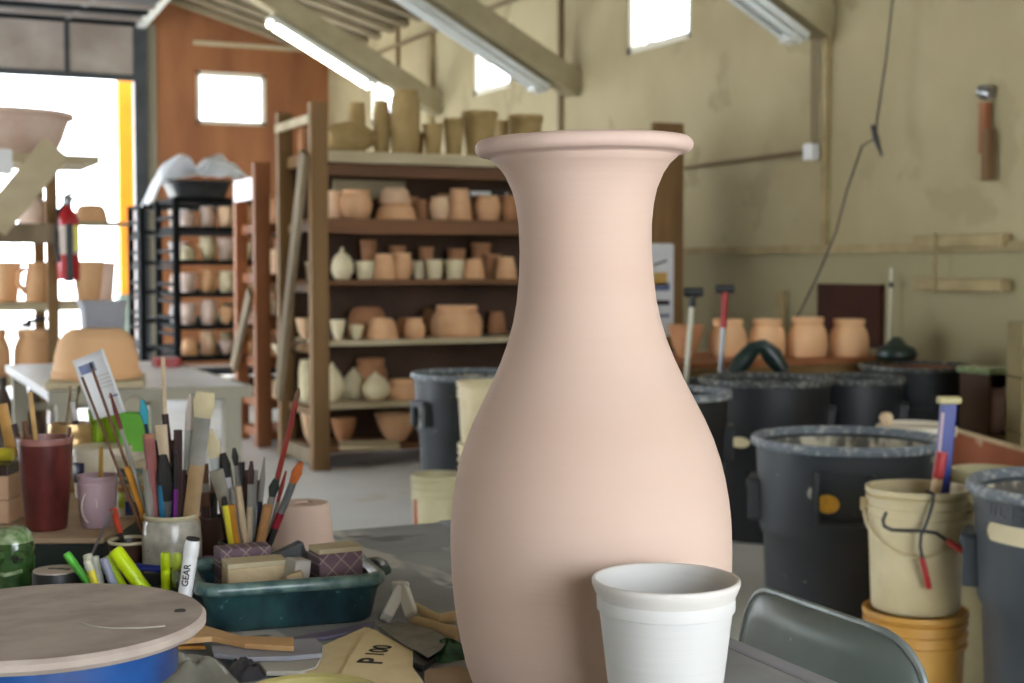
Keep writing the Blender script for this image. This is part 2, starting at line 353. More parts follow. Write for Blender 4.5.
# ------------------------------------------------------------------ pot shapes (radius and height as shares of 1)
PROF = {
 'jar':   [(0, 0), (.70, 0), (.76, .03), (.93, .28), (1, .52), (.95, .74), (.80, .87), (.86, .91), (.86, 1), (.77, 1), (.73, .88), (.88, .52), (.62, .1), (0, .07)],
 'pot':   [(0, 0), (.66, 0), (.70, .04), (.84, .45), (.93, .84), (.93, .86), (1, .88), (1, 1), (.9, 1), (.84, .85), (.62, .1), (0, .07)],
 'bell':  [(0, 0), (.97, 0), (1, .04), (.93, .45), (.80, .80), (.72, .88), (.75, .92), (.75, 1), (.68, 1), (.66, .9), (.84, .4), (.8, .08), (0, .06)],
 'bowl':  [(0, 0), (.42, 0), (.45, .06), (.72, .35), (.92, .75), (.97, .9), (1, .92), (1, 1), (.93, 1), (.86, .75), (.66, .4), (.4, .14), (0, .1)],
 'overturned': [(0, 0), (1, 0), (1.02, .05), (1, .13), (.96, .16), (.93, .45), (.83, .78), (.68, .94), (.6, .97), (.58, 1), (0, 1)],
 'turned_jar': [(0, 0), (.90, 0), (.93, .02), (.975, .16), (1, .34), (.99, .48), (.95, .6), (.88, .7), (.79, .78), (.735, .815), (.74, .835), (.79, .85), (.80, .95), (.78, .99), (.74, 1), (0, 1)],
 'tall':  [(0, 0), (.86, 0), (.90, .02), (1, .35), (1, .75), (.92, .9), (.84, .93), (.88, .96), (.88, 1), (.78, 1), (.78, .93), (.9, .7), (.86, .05), (0, .04)],
 'cup':   [(0, 0), (.74, 0), (.78, .04), (.92, .6), (1, 1), (.92, 1), (.84, .6), (.7, .1), (0, .07)],
 'lidded': [(0, 0), (.6, 0), (.66, .03), (.95, .22), (1, .38), (.9, .55), (.84, .58), (.86, .6), (.6, .74), (.3, .82), (.16, .86), (.14, .89), (.2, .93), (.14, .98), (0, 1)],
 'gourd': [(0, 0), (.55, 0), (.85, .12), (1, .35), (.93, .55), (.68, .72), (.36, .84), (.16, .92), (.1, .97), (0, 1)],
 'flowerpot_down': [(0, 0), (1, 0), (1.01, .04), (.99, .12), (.965, .15), (.82, .97), (.78, 1), (.3, 1), (.28, .96), (0, .96)],
}
def pot(name, label, cat, kind, m, x0, x1, yt, z, d, group=None, seg=26, sx=1, sy=1):
    xc = (x0 + x1) / 2; r = (x1 - x0) / 2 * d / FPX; h = zat(xc, yt, d) - z
    b = MB(); b.lathe([(p[0] * r, p[1] * h) for p in PROF[kind]], seg, sx=sx, sy=sy)
    o = b.build(name, m, loc=on(xc, z + .0008, d)); return tag(o, label, cat, group)
SKY, SUN, EXPO = 10.0, 8.0, 0.1
# ================================================================== THE SETTING
XR, YB, XL, YF = 5.30, 16.60, -4.70, -4.00       # right wall, far wall, left wall, wall behind the photographer
EAVE, SLOPE, RIDGE = 3.70, .28, .30
def roof_z(x): return EAVE + SLOPE * (XR - x) if x > RIDGE else EAVE + SLOPE * (x - XL)

b = MB(); b.box(((XL + XR) / 2, (YF + YB) / 2, -.05), (XR - XL + .6, YB - YF + .6, .1)); struct(b.build('floor', M['concrete'], smooth=0))
b = MB(); b.box((0, 36, -.06), (80, 38, .1)); b.box((0, -24, -.06), (80, 39, .1)); struct(b.build('ground_outside', M['pavement'], smooth=0))

# right wall with its row of high windows
WZ0, WZ1 = 2.72, 3.30
wins = [(14.2, 15.1), (11.4, 12.22), (8.45, 9.34), (5.6, 6.45), (2.7, 3.6)]
b = MB(); T = .14
b.box((XR + T / 2, (YF + YB) / 2, WZ0 / 2), (T, YB - YF, WZ0))
b.box((XR + T / 2, (YF + YB) / 2, (WZ1 + EAVE) / 2), (T, YB - YF, EAVE - WZ1))
edges = [YF] + [v for w in sorted(wins) for v in w] + [YB]
for i in range(0, len(edges), 2):
    b.box((XR + T / 2, (edges[i] + edges[i + 1]) / 2, (WZ0 + WZ1) / 2), (T, edges[i + 1] - edges[i], WZ1 - WZ0))
struct(b.build('wall_right', M['wall'], smooth=0))

def window(n, axis, a0, a1, z0, z1, mull):
    """axis X: in the right wall, running along Y;  axis Y: in the far wall, running along X."""
    root = bpy.data.objects.new('window_%d' % n, None); C.objects.link(root); struct(root)
    P = (lambda a, z, o: (XR + .05 + o, a, z)) if axis == 'X' else (lambda a, z, o: (a, YB + .05 + o, z))
    S = (lambda w, h, t: (t, w, h)) if axis == 'X' else (lambda w, h, t: (w, t, h))
    root.location = P((a0 + a1) / 2, z0, 0); q = Vector(root.location)
    f = MB(); w = .05
    f.box(Vector(P((a0 + a1) / 2, z0 + w / 2, 0)) - q, S(a1 - a0, w, .08)); f.box(Vector(P((a0 + a1) / 2, z1 - w / 2, 0)) - q, S(a1 - a0, w, .08))
    f.box(Vector(P(a0 + w / 2, (z0 + z1) / 2, 0)) - q, S(w, z1 - z0, .08)); f.box(Vector(P(a1 - w / 2, (z0 + z1) / 2, 0)) - q, S(w, z1 - z0, .08))
    f.build('window_frame', M['win_frame'], root, smooth=0)
    for k in mull:
        g = MB(); g.box(Vector(P(a0 + (a1 - a0) * k, (z0 + z1) / 2, 0)) - q, S(.025, z1 - z0 - .1, .05)); g.build('mullion', M['win_frame'], root, smooth=0)
    g = MB(); g.box(Vector(P((a0 + a1) / 2, (z0 + z1) / 2, .01)) - q, S(a1 - a0 - .08, z1 - z0 - .08, .006)); g.build('pane', M['glass'], root, smooth=0)
for i, (a, c) in enumerate(wins[:3]): window(i + 1, 'X', a, c, WZ0, WZ1, [.7])
window(4, 'X', wins[3][0], wins[3][1], WZ0, WZ1, [.7]); window(5, 'X', wins[4][0], wins[4][1], WZ0, WZ1, [.7])

# far wall of red plywood: door opening on the left, one window
DX0, DX1, DH = -.9, 3.00, 3.84
BX0, BX1, BZ0, BZ1 = 3.70, 4.53, 2.80, 3.41
b = MB()
def wb(x0, x1, z0, z1): b.box(((x0 + x1) / 2, YB + T / 2, (z0 + z1) / 2), (x1 - x0, T, z1 - z0))
wb(XL, DX0, 0, EAVE); wb(DX1, BX0, 0, EAVE); wb(BX0, BX1, 0, BZ0); wb(BX0, BX1, BZ1, EAVE); wb(BX1, XR, 0, EAVE)
for x0, x1 in ((XL, DX0), (DX0, DX1), (DX1, XR)):
    xs = [x0] + ([RIDGE] if x0 < RIDGE < x1 else []) + [x1]
    zb = DH if x0 == DX0 else EAVE
    poly = [(x0, zb), (x1, zb)] + [(x, roof_z(x)) for x in reversed(xs)]
    b.prism(poly, 0, T, fn=lambda q: (q.x, YB + q.z, q.y))
struct(b.build('wall_back', M['ply_wall'], smooth=0))
window(6, 'Y', BX0, BX1, BZ0, BZ1, [.88])
b = MB(); b.box(((DX1 + XR) / 2 + .3, YB - .015, at_Y(230, 45, YB).z), (1.55, .03, .05)); struct(b.build('trim_2', M['board'], smooth=0))

# unseen left wall and the wall behind the photographer, with a wide opening added to light the front
b = MB(); b.box((XL - T / 2, 1.5, EAVE / 2), (T, 11, EAVE)); b.box((XL - T / 2, 14.8, EAVE / 2), (T, 3.6, EAVE)); b.box((XL - T / 2, 10, 3.5), (T, 6, .4)); struct(b.build('wall_left', M['wall'], smooth=0))  # side gap added to let sky light onto the floor
b = MB()
b.box((-2.75, YF - T / 2, EAVE / 2), (3.9, T, EAVE)); b.box((4.45, YF - T / 2, EAVE / 2), (1.7, T, EAVE)); b.box((1.4, YF - T / 2, 3.55), (4.4, T, .3))
b.prism([(XL, EAVE), (XR, EAVE), (RIDGE, roof_z(RIDGE))], 0, -T, fn=lambda q: (q.x, YF + q.z, q.y))
struct(b.build('wall_front', M['wall'], smooth=0))

# roof deck with its rafters
b = MB()
for s, x0, x1 in ((1, RIDGE, XR + .3), (-1, XL - .3, RIDGE)):
    z = lambda x: EAVE + SLOPE * ((XR - x) if s > 0 else (x - XL))
    b.prism([(x0, z(x0)), (x1, z(x1)), (x1, z(x1) + .08), (x0, z(x0) + .08)], YF - .3, YB + .3, fn=lambda q: (q.x, q.z, q.y))
    y = YF + .3
    while y < YB:
        xe = XR if s > 0 else XL
        b.bar((xe, y, z(xe) - .06), (RIDGE, y, z(RIDGE) - .06), .05, .12, up=(0, 1, 0)); y += .42
struct(b.build('ceiling', M['roof'], smooth=0))

# sloping braces that come down from the ridge to the right wall
BR = [13.05, 10.15, 6.95, 3.5]
def brace_pt(Y, x, dz=0): return Vector((x, Y, 2.58 + (.13 if Y == BR[0] else 0) + .54 * (XR - x) + dz))
for Y in BR:
    q = brace_pt(Y, XR)
    b = MB(); b.bar(q - q, brace_pt(Y, .75) - q, .19, .18, up=(0, 1, 0)); 
    struct(b.build('beam', M['beam'], loc=q, smooth=0))
def fixture(Y, x0, x1, label, lit, group=None):
    a, c = brace_pt(Y, x0, -.20), brace_pt(Y, x1, -.20)
    t = thing('ceiling_light', label, 'light', a)
    u = (c - a).normalized(); n = Vector((0, 1, 0)).cross(u); n = n if n.z > 0 else -n
    h = MB(); h.bar(n * .015, c - a + n * .015, .05, .15, up=(0, 1, 0)); h.build('housing', M['fixture'], t, smooth=0, bevel=.006)
    for dy in (-.045, .045):
        w = MB(); o = Vector((0, dy, 0)) - n * .03
        w.tube([o + u * .03, c - a + o - u * .03], .019, 10); w.build('tube', M['tube_on'] if lit else M['tube_off'], t)
    for k in (.06, .94):
        w = MB(); w.box((c - a) * k - n * .03, (.05, .13, .05)); w.build('lamp_holder', M['fixture'], t, smooth=0)
fixture(BR[0], 4.62, 3.58, 'long lit fluorescent tube under the sloping brace nearest the red wall', True)
fixture(BR[1], 5.02, 3.6, 'unlit fluorescent fitting under the middle sloping brace, left of the vase top', False)
fixture(BR[2], 5.12, 3.9, 'unlit fluorescent fitting under the sloping brace at the top right', False)

# right wall: rails, battens
b = MB(); b.box((XR - .02, 8.5, 1.25), (.04, 9, .05)); struct(b.build('trim_1', M['trim'], smooth=0))
for n, (px, z0, z1) in enumerate(((825, 1.28, 3.7), (560, 1.28, 3.7), (431, 1.28, 3.7), (398, 2.3, 3.7))):
    p = at_X(px, 200, XR - .02); w = .045 if n != 2 else .10
    b = MB(); b.box((XR - .018, p.y, (z0 + z1) / 2), (.036, w, z1 - z0)); struct(b.build('trim_%d' % (n + 3), M['trim'] if n in (0, 2) else M['pipe'], smooth=0))
# conduit with its junction box
c0, c1 = at_X(640, 172, XR - .03), at_X(806, 152, XR - .03)
t = thing('conduit', 'brown conduit pipe running across the right wall into a small white box', 'pipe', c1)
b = MB(); b.tube([(0, 0, 0), (0, c0.y - c1.y, -.01)], .014, 8); b.build('pipe', M['pipe'], t)
p = at_X(811.5, 152, XR - .045); b = MB(); b.box(p - c1, (.07, .08, .10)); jb = b.build('junction_box', M['white_plastic'], t, smooth=0, bevel=.006)
p1 = at_X(813, 52, XR - .03)
b = MB(); b.tube([Vector((XR - .03, p.y + .015, p.z + .05)) - c1, Vector((XR - .03, p1.y + .01, 2.58)) - c1], .007, 8); b.tube([Vector((XR - .03, p.y - .02, p.z + .05)) - c1, Vector((XR - .03, p1.y - .025, 2.58)) - c1], .007, 8)
b.build('riser', M['pipe'], t)
# upper conduit with the bend near the far corner
q = [at_X(352, 62, XR - .02), at_X(362, 62, XR - .02), at_X(430, 36, XR - .02), at_X(560, -14, XR - .02)]
q = [Vector((XR - .06, 15.35, 3.25)), Vector((XR - .06, 15.3, 3.38)), Vector((XR - .06, 15.1, 3.45)), Vector((XR - .06, 9.6, 3.45))]
b = MB(); b.tube([v - q[0] for v in q], .022, 8); tag(b.build('pipe', M['pipe'], loc=q[0]), 'thin pipe bending along the top of the right wall above the windows', 'pipe')
# loose cable with a knot, hanging in front of the right wall
pts = [(896, -30), (886, 60), (877, 120), (876, 138), (862, 146), (847, 190), (836, 232), (818, 275), (800, 312), (789, 330)]
Q = [at_X(x, y, XR - .12 - .03 * i) for i, (x, y) in enumerate(pts)]
t = thing('hanging_cable', 'thin black cable with a knot hanging slack down the right wall', 'cable', Q[0])
b = MB(); b.tube([v - Q[0] for v in Q], .006, 6); b.build('cord', M['wire'], t)
b = MB(); k0 = Q[3] - Q[0]; b.tube([k0 + Vector((0, .03, .07)), k0, k0 + Vector((0, -.05, -.10))], [.014, .02, .008], 6); b.build('knot', M['wire'], t)
# cleats, the wood piece with a metal clip, the maroon board, leaning planks
for px0, px1, y, lab in ((917, 1006, 241, 'upper of the two pale wooden cleats on the right wall'), (917, 1006, 285, 'lower of the two pale wooden cleats on the right wall')):
    a, c = at_X(px0, y, XR - .04), at_X(px1, y, XR - .04); z = (a.z + c.z) / 2
    b = MB(); b.box((0, 0, 0), (.07, abs(a.y - c.y), .065)); tag(b.build('wall_cleat', M['trim'], loc=(XR - .036, (a.y + c.y) / 2, z), smooth=0, bevel=.006), lab, 'rail')
b = MB(); p = at_X(934, 263, XR - .09); b.tube([(0, 0, -.16), (0, 0, .16)], .008, 6); tag(b.build('hanging_rod', M['trim'], loc=(XR - .085, p.y, p.z)), 'thin pale rod hanging between the two cleats on the right wall', 'rod')
p = at_X(985, 112, XR - .03)
t = thing('wooden_paddle', 'brown wooden block hanging from a metal clip high on the right wall', 'paddle', p)
b = MB(); b.box((0, 0, -.08), (.04, .05, .26)); b.build('upper_block', M['wood_red'], t, smooth=0, bevel=.005)
b = MB(); b.box((-.01, -.035, -.22), (.045, .05, .26)); b.build('lower_block', M['wood'], t, smooth=0, bevel=.005)
b = MB(); b.lathe([(0, -.05), (.025, -.045), (.04, 0), (.03, .04), (0, .05)], 12, (0, .0, .10), R=align((0, .9, .35))); b.build('clip', M['steel'], t)
a, c = at_X(815, 287, XR - .05), at_X(877, 345, XR - .05)
b = MB(); b.box((0, 0, 0), (.03, abs(a.y - c.y), .36)); tag(b.build('wall_board', M['dark_board'], loc=(XR - .02, (a.y + c.y) / 2, .865), smooth=0, bevel=.004), 'dark maroon board fixed to the right wall behind the orange pots', 'board')
p = at_X(780, 300, XR - .03)
b = MB(); b.box((0, 0, .5), (.03, .09, 1.0)); tag(b.build('leaning_plank', M['trim'], loc=(XR - .05, p.y, 0), R=Matrix.Rotation(.03, 3, 'Y'), smooth=0), 'narrow upright plank leaning on the right wall left of the maroon board', 'plank')
p = at_X(891, 300, XR - .06)
t = thing('measuring_stick', 'thin pale stick with a dark band standing against the right wall', 'stick', (p.x - .03, p.y, .001))
b = MB(); b.tube([(0, 0, 0), (.03, 0, 1.14)], .008, 6); b.build('shaft', M['cream_pen'], t)
b = MB(); b.tube([(.028, 0, 1.03), (.029, 0, 1.06)], .014, 8); b.build('band', M['wire'], t)

# roller door pushed up under the roof
d = bpy.data.objects.new('door_1', None); C.objects.link(d); d.location = (DX1, YB, 0); struct(d)
DXm = (DX0 + DX1) / 2; W_ = DX1 - DX0
b = MB(); b.box((DXm - DX1, -.03, 3.57), (W_, .04, .60)); b.build('bottom_panel', M['door_metal'], d, smooth=0, bevel=.01)
b = MB(); b.box((DXm - DX1, -.045, 3.275), (W_, .07, .07)); b.build('bottom_seal', M['door_dark'], d, smooth=0)
for k, y in enumerate((-.24, -.64, -1.04, -1.44)):
    b = MB(); b.box((DXm - DX1, y, 3.915), (W_, .385, .04)); b.build('overhead_panel', M['door_dark'], d, smooth=0, bevel=.006)
    b = MB(); b.box((DXm - DX1, y + .19, 3.875), (W_, .04, .04)); b.build('strut', M['door_metal'] if k % 2 else M['black_metal'], d, smooth=0)
    b = MB(); b.box((at_Y(66, 40, YB).x - DX1 + .03 * k, y, 3.88), (.06, .06, .03)); b.build('hinge', M['steel'], d, smooth=0)
b = MB(); b.box((at_Y(66, 50, YB).x - DX1, -.06, 3.58), (.05, .03, .60)); b.build('stile', M['door_dark'], d, smooth=0)
b = MB(); b.box((.055, -.05, 1.95), (.15, .09, 3.9)); b.build('track', M['door_dark'], d, smooth=0)
b = MB(); b.bar((.06, -.05, 3.86), (.06, -2.6, 4.02), .05, .10, up=(1, 0, 0)); b.build('overhead_track', M['fixture'], d, smooth=0)
b = MB(); b.box((.18, -.012, 1.95), (.12, .03, 3.9)); struct(b.build('trim_8', M['table_leg'], smooth=0, loc=(DX1, YB, 0)))
# seen outside through the doorway
p0, p1 = at_Y(118, 200, 17.7), at_Y(139, 200, 17.7)
t = thing('yellow_post', 'broad yellow painted post standing just outside the open garage door', 'post', ((p0.x + p1.x) / 2, 17.7, 0))
b = MB(); b.box((0, 0, 2.4), (p1.x - p0.x, .2, 3.2)); b.build('post', M['yellow'], t, smooth=0, bevel=.01)
b = MB(); b.box((0, 0, .4), (.30, .3, .8)); b.build('footing', M['planter'], t, smooth=0, bevel=.02)
# ================================================================== RACKS AND WHAT STANDS ON THEM
def shelf_board(parent, name, m, x0, x1, y0, y1, z, th):
    b = MB(); b.box(((x0 + x1) / 2, (y0 + y1) / 2, z - th / 2), (x1 - x0, y1 - y0, th)); return b.build(name, m, parent, smooth=0, bevel=.004)
def part_box(parent, name, m, c, s, bevel=.004, R=None):
    b = MB(); b.box(c, s, R); return b.build(name, m, parent, smooth=0, bevel=bevel)

# ---- the big brown rack in the middle
RO = at_z(321, 470, 0); RO.z = 0
RW, RD = 2.32, .62
rack = thing('storage_rack', 'tall brown wooden rack of pots standing behind the big vase', 'rack', RO)
part_box(rack, 'post', M['wood'], (-.005, 0, 1.03), (.10, .07, 2.06)); part_box(rack, 'post', M['wood'], (-.02, RD, 1.03), (.09, .07, 2.06))
part_box(rack, 'post', M['wood'], (RW - .06, .0, 1.02), (.22, .04, 2.04)); part_box(rack, 'post', M['wood'], (RW, RD, 1.02), (.10, .07, 2.04))
SH = [1.795, 1.42, 1.072, .725, .365, .115]
for k, z in enumerate(SH):
    shelf_board(rack, 'shelf', M['board'] if k in (0, 3, 4) else M['wood_h'], .03, RW - .03, .03, RD, z, .03)
part_box(rack, 'top_fascia', M['board'], (RW / 2 - .45, .0, 1.765), (RW - 1.0, .025, .065)); part_box(rack, 'top_fascia', M['board'], (RW - .56, .0, 1.762), (.80, .025, .06))
part_box(rack, 'shelf_fascia', M['wood_h'], (RW / 2, .0, 1.375), (RW - .1, .025, .085)); part_box(rack, 'shelf_fascia', M['wood_h'], (RW / 2, .0, 1.69), (RW - .1, .02, .07))
part_box(rack, 'side_rail', M['board'], (-.06, RD / 2, 1.965), (.025, RD + .06, .05)); part_box(rack, 'side_rail', M['wood'], (-.0, RD / 2, 1.76), (.03, RD, .07))
for z in SH[1:]: part_box(rack, 'side_rail', M['wood'], (-.0, RD / 2, z - .05), (.03, RD - .06, .05))
b = MB(); b.bar((-.075, .02, 1.78), (-.075, RD - .02, .36), .10, .035, up=(1, 0, 0)); b.build('side_brace', M['wood_grey'], rack, smooth=0, bevel=.004)
part_box(rack, 'shade_panel', M['back'], (RW / 2, RD + .045, .95), (RW, .015, 1.7))  # added sheet, coloured dark to stand in for the shade behind the shelves
part_box(rack, 'foot_rail', M['wood_grey'], (-.02, RD / 2, .07), (.05, RD, .09))

def onrack(name, label, cat, kind, m, x0, x1, yt, shelf, off=.16, group='pots on the brown rack', sx=1, sy=1):
    """a pot on one of the rack's shelves, off metres behind its front edge"""
    xc = (x0 + x1) / 2; p = at_Y(xc, 250, RO.y + off); return pot(name, label, cat, kind, m, x0, x1, yt, SH[shelf], depth(p), group, 24, sx, sy)
G0 = 'pots on top of the brown rack'
b = MB(); n = 12; p = at_Y(349, 250, RO.y + .28)
rings = []
b.lathe([(0, -.14), (.05, -.135), (.085, -.09), (.1, 0), (.09, .08), (.06, .13), (.045, .15), (.05, .16), (0, .165)], 22, R=align((1, .15, .05)))
tag(b.build('lying_jar', M['olive_clay'], loc=(p.x, p.y, SH[0] + .099)), 'rounded olive clay jar lying on its side on top of the brown rack', 'jar', G0)
onrack('small_jar', 'small upright jar behind the lying jar on top of the brown rack', 'jar', 'tall', M['olive_clay'], 349, 367, 103, 0, .50, G0)
onrack('tall_cylinder', 'narrower of two tall cylinder vases on top of the brown rack', 'vase', 'tall', M['olive_clay'], 374, 391, 101, 0, .30, G0)
onrack('tall_cylinder', 'taller wider cylinder vase on top of the brown rack', 'vase', 'tall', M['olive_clay'], 391, 421, 91, 0, .20, G0)
onrack('small_cup', 'smallest cup, right beside the tallest cylinder on top of the brown rack', 'cup', 'cup', M['olive_clay'], 412, 425, 132, 0, .40, G0)
onrack('flower_pot', 'left one of two mid-size olive cups on top of the brown rack', 'pot', 'pot', M['olive_clay'], 423, 444, 124, 0, .14, G0)
onrack('flower_pot', 'right one of two mid-size olive cups on top of the brown rack', 'pot', 'pot', M['olive_clay'], 443, 465, 119, 0, .16, G0)
onrack('wide_bowl', 'widest olive bowl, left of the vase rim on top of the brown rack', 'bowl', 'pot', M['olive_clay'], 461, 498, 112, 0, .20, G0)
onrack('small_cup', 'little cup between two wide bowls on top of the brown rack', 'cup', 'cup', M['olive_clay'], 496, 509, 121, 0, .34, G0)
onrack('wide_bowl', 'olive bowl directly behind the vase rim on top of the brown rack', 'bowl', 'pot', M['olive_clay'], 507, 543, 116, 0, .20, G0)
onrack('small_jar', 'little jar at the left end of the brown rack top behind the post', 'jar', 'jar', M['terra_dark'], 299, 312, 128, 0, .38, G0)
G1 = 'pots on the first row under the top of the brown rack'
onrack('jar', 'peach bean jar at the left end of the upper row on the brown rack', 'jar', 'jar', M['terra'], 341, 373, 190, 1, .20, G1)
onrack('jar', 'peach jar half hidden by the rack post on the upper row', 'jar', 'jar', M['terra_pale'], 322, 346, 191, 1, .36, G1)
a = onrack('wide_bowl', 'lower of two stacked overturned bowls on the upper row of the brown rack', 'bowl', 'overturned', M['terra'], 375, 417, 204, 1, .21, G1)
dd = depth(a.location); zz = SH[1] + (zat(396, 204, dd) - SH[1]) * .99
bw = pot('wide_bowl', 'upper of two stacked overturned bowls on the upper row of the brown rack', 'bowl', 'overturned', M['terra_pale'], 379, 412, 188, zz + .002, dd, G1)
onrack('jar', 'dim jar behind the stacked bowls on the upper row of the brown rack', 'jar', 'jar', M['terra_dark'], 415, 434, 200, 1, .30, G1)
onrack('jar', 'short pale jar right of the stacked bowls on the brown rack', 'jar', 'jar', M['terra_pale'], 429, 450, 197, 1, .15, G1)
onrack('tall_pot', 'taller terracotta pot in the middle of the upper row on the brown rack', 'pot', 'bell', M['terra'], 447, 472, 189, 1, .19, G1)
onrack('jar', 'rimmed terracotta jar under the pale strip on the upper row of the rack', 'jar', 'jar', M['terra'], 474, 501, 196, 1, .20, G1)
onrack('jar', 'last visible jar of the upper row, touching the vase neck', 'jar', 'jar', M['terra_dark'], 499, 520, 196, 1, .24, G1)
p = at_Y(372, 250, RO.y + .52)
b = MB(); b.box((0, 0, .055), (.46, .02, .11)); b.box((0, .0, .001), (.46, .05, .004)); tag(b.build('leaning_board', M['board'], loc=(p.x, p.y + .04, 1.56), smooth=0), 'pale board standing behind the jars of the upper row on the brown rack', 'board', G1)
p = at_Y(488, 250, RO.y + .30)
t = thing('light_strip', 'pale strip with a dark end lying above the jars on the brown rack', 'strip', (p.x, p.y, 1.59))
b = MB(); b.box((0, 0, 0), (.24, .04, .03)); b.build('body', M['white_plastic'], t, smooth=0, bevel=.004); b = MB(); b.box((.06, -.005, -.002), (.10, .045, .032)); b.build('dark_end', M['black_plastic'], t, smooth=0)
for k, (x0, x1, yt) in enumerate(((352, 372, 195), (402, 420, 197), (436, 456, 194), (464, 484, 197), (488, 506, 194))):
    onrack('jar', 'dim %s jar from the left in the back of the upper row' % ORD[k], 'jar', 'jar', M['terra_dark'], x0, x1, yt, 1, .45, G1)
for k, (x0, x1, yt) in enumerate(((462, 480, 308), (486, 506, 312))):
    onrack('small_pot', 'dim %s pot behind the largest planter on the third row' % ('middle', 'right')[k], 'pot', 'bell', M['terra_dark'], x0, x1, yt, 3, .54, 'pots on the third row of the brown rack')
G2 = 'pots on the second row of the brown rack'
onrack('lidded_jar', 'pale jar with a pointed lid at the left end of the second row', 'jar', 'lidded', M['greenware'], 331, 354, 247, 2, .16, G2)
onrack('small_cup', 'cream cup beside the pointed jar on the second row of the rack', 'cup', 'cup', M['greenware'], 355, 375, 261, 2, .14, G2)
onrack('tall_pot', 'terracotta pot right of the cream cup on the second row', 'pot', 'bell', M['terra'], 372, 396, 254, 2, .16, G2)
onrack('tall_pot', 'second terracotta pot from the left on the second row', 'pot', 'jar', M['terra'], 391, 413, 253, 2, .20, G2)
onrack('small_cup', 'first of three cream cups in the middle of the second row', 'cup', 'cup', M['greenware'], 413, 428, 261, 2, .26, G2)
onrack('small_cup', 'middle of three cream cups in the middle of the second row', 'cup', 'cup', M['greenware'], 424, 444, 260, 2, .16, G2)
onrack('small_cup', 'last of three cream cups in the middle of the second row', 'cup', 'cup', M['greenware'], 444, 465, 260, 2, .16, G2)
onrack('tall_pot', 'rimmed terracotta pot right of the cream cups on the second row', 'pot', 'bell', M['terra'], 463, 485, 259, 2, .15, G2)
onrack('tall_pot', 'terracotta pot set back near the right of the second row', 'pot', 'jar', M['terra_dark'], 483, 503, 254, 2, .32, G2)
onrack('tall_pot', 'terracotta pot next to the vase neck on the second row', 'pot', 'bell', M['terra'], 494, 517, 257, 2, .16, G2)
onrack('small_cup', 'cream cup behind the rack post at the left of the second row', 'cup', 'cup', M['greenware'], 305, 322, 262, 2, .30, G2)
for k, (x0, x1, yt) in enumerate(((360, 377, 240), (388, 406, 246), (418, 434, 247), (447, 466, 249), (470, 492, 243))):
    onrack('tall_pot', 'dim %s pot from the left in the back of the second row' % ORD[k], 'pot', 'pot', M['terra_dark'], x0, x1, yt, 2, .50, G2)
G3 = 'pots on the third row of the brown rack'
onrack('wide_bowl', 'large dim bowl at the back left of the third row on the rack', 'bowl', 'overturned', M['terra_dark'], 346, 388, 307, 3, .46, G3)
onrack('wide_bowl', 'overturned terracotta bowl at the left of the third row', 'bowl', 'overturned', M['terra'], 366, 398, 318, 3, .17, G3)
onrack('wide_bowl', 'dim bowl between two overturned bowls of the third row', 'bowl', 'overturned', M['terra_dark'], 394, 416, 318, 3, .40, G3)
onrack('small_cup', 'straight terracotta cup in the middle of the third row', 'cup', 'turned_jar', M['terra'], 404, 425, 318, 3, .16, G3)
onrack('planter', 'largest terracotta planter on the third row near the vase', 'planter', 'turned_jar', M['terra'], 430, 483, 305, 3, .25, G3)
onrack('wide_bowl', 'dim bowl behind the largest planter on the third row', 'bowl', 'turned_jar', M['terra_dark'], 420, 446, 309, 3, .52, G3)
for k, (x0, x1, yt) in enumerate(((330, 346, 320), (348, 364, 325))):
    onrack('shell_dish', '%s of two pale crumpled dishes at the left of the third row' % ('left' if k == 0 else 'right'), 'dish', 'bowl', M['greenware'], x0, x1, yt, 3, .16, G3)
onrack('wide_bowl', 'pale bowl seen between the rack posts at the third row', 'bowl', 'bowl', M['terra_pale'], 295, 318, 318, 3, .34, G3)
G4 = 'pots on the fourth row of the brown rack'
onrack('gourd_vase', 'white gourd shaped vase with a point on the fourth row', 'vase', 'gourd', M['greenware'], 361, 390, 371, 4, .17, G4)
onrack('gourd_vase', 'white rounded vase left of the pointed gourd on the fourth row', 'vase', 'gourd', M['greenware'], 341, 365, 367, 4, .31, G4)
onrack('gourd_vase', 'white rounded vase just right of the rack post on the fourth row', 'vase', 'gourd', M['greenware'], 320, 344, 362, 4, .20, G4)
onrack('wide_bowl', 'terracotta bowl right of the white gourd on the fourth row', 'bowl', 'turned_jar', M['terra'], 386, 418, 379, 4, .18, G4)
onrack('planter', 'dim planter at the back of the fourth row', 'planter', 'turned_jar', M['terra_dark'], 352, 388, 358, 4, .5, G4)
onrack('cylinder_vase', 'white cylinder seen between the rack posts on the fourth row', 'vase', 'tall', M['greenware'], 298, 322, 360, 4, .30, G4)
G5 = 'pots on the bottom row of the brown rack'
onrack('wide_bowl', 'wide terracotta bowl at the bottom of the rack behind the grey bin', 'bowl', 'bowl', M['terra'], 374, 418, 413, 5, .20, G5)
onrack('wide_bowl', 'terracotta bowl right of the post on the bottom row', 'bowl', 'bowl', M['terra_dark'], 330, 356, 418, 5, .26, G5)
onrack('wide_bowl', 'pale bowl between the rack posts on the bottom row', 'bowl', 'bowl', M['terra_pale'], 300, 322, 413, 5, .34, G5)
p = at_Y(366, 250, RO.y - .02)
b = MB(); b.box((0, 0, .012), (.34, .30, .022), rotz(-.3)); tag(b.build('loose_board', M['board'], loc=(p.x + .02, p.y + .02, SH[5]), smooth=0, bevel=.003), 'loose pale board sticking out of the bottom shelf of the brown rack', 'board')
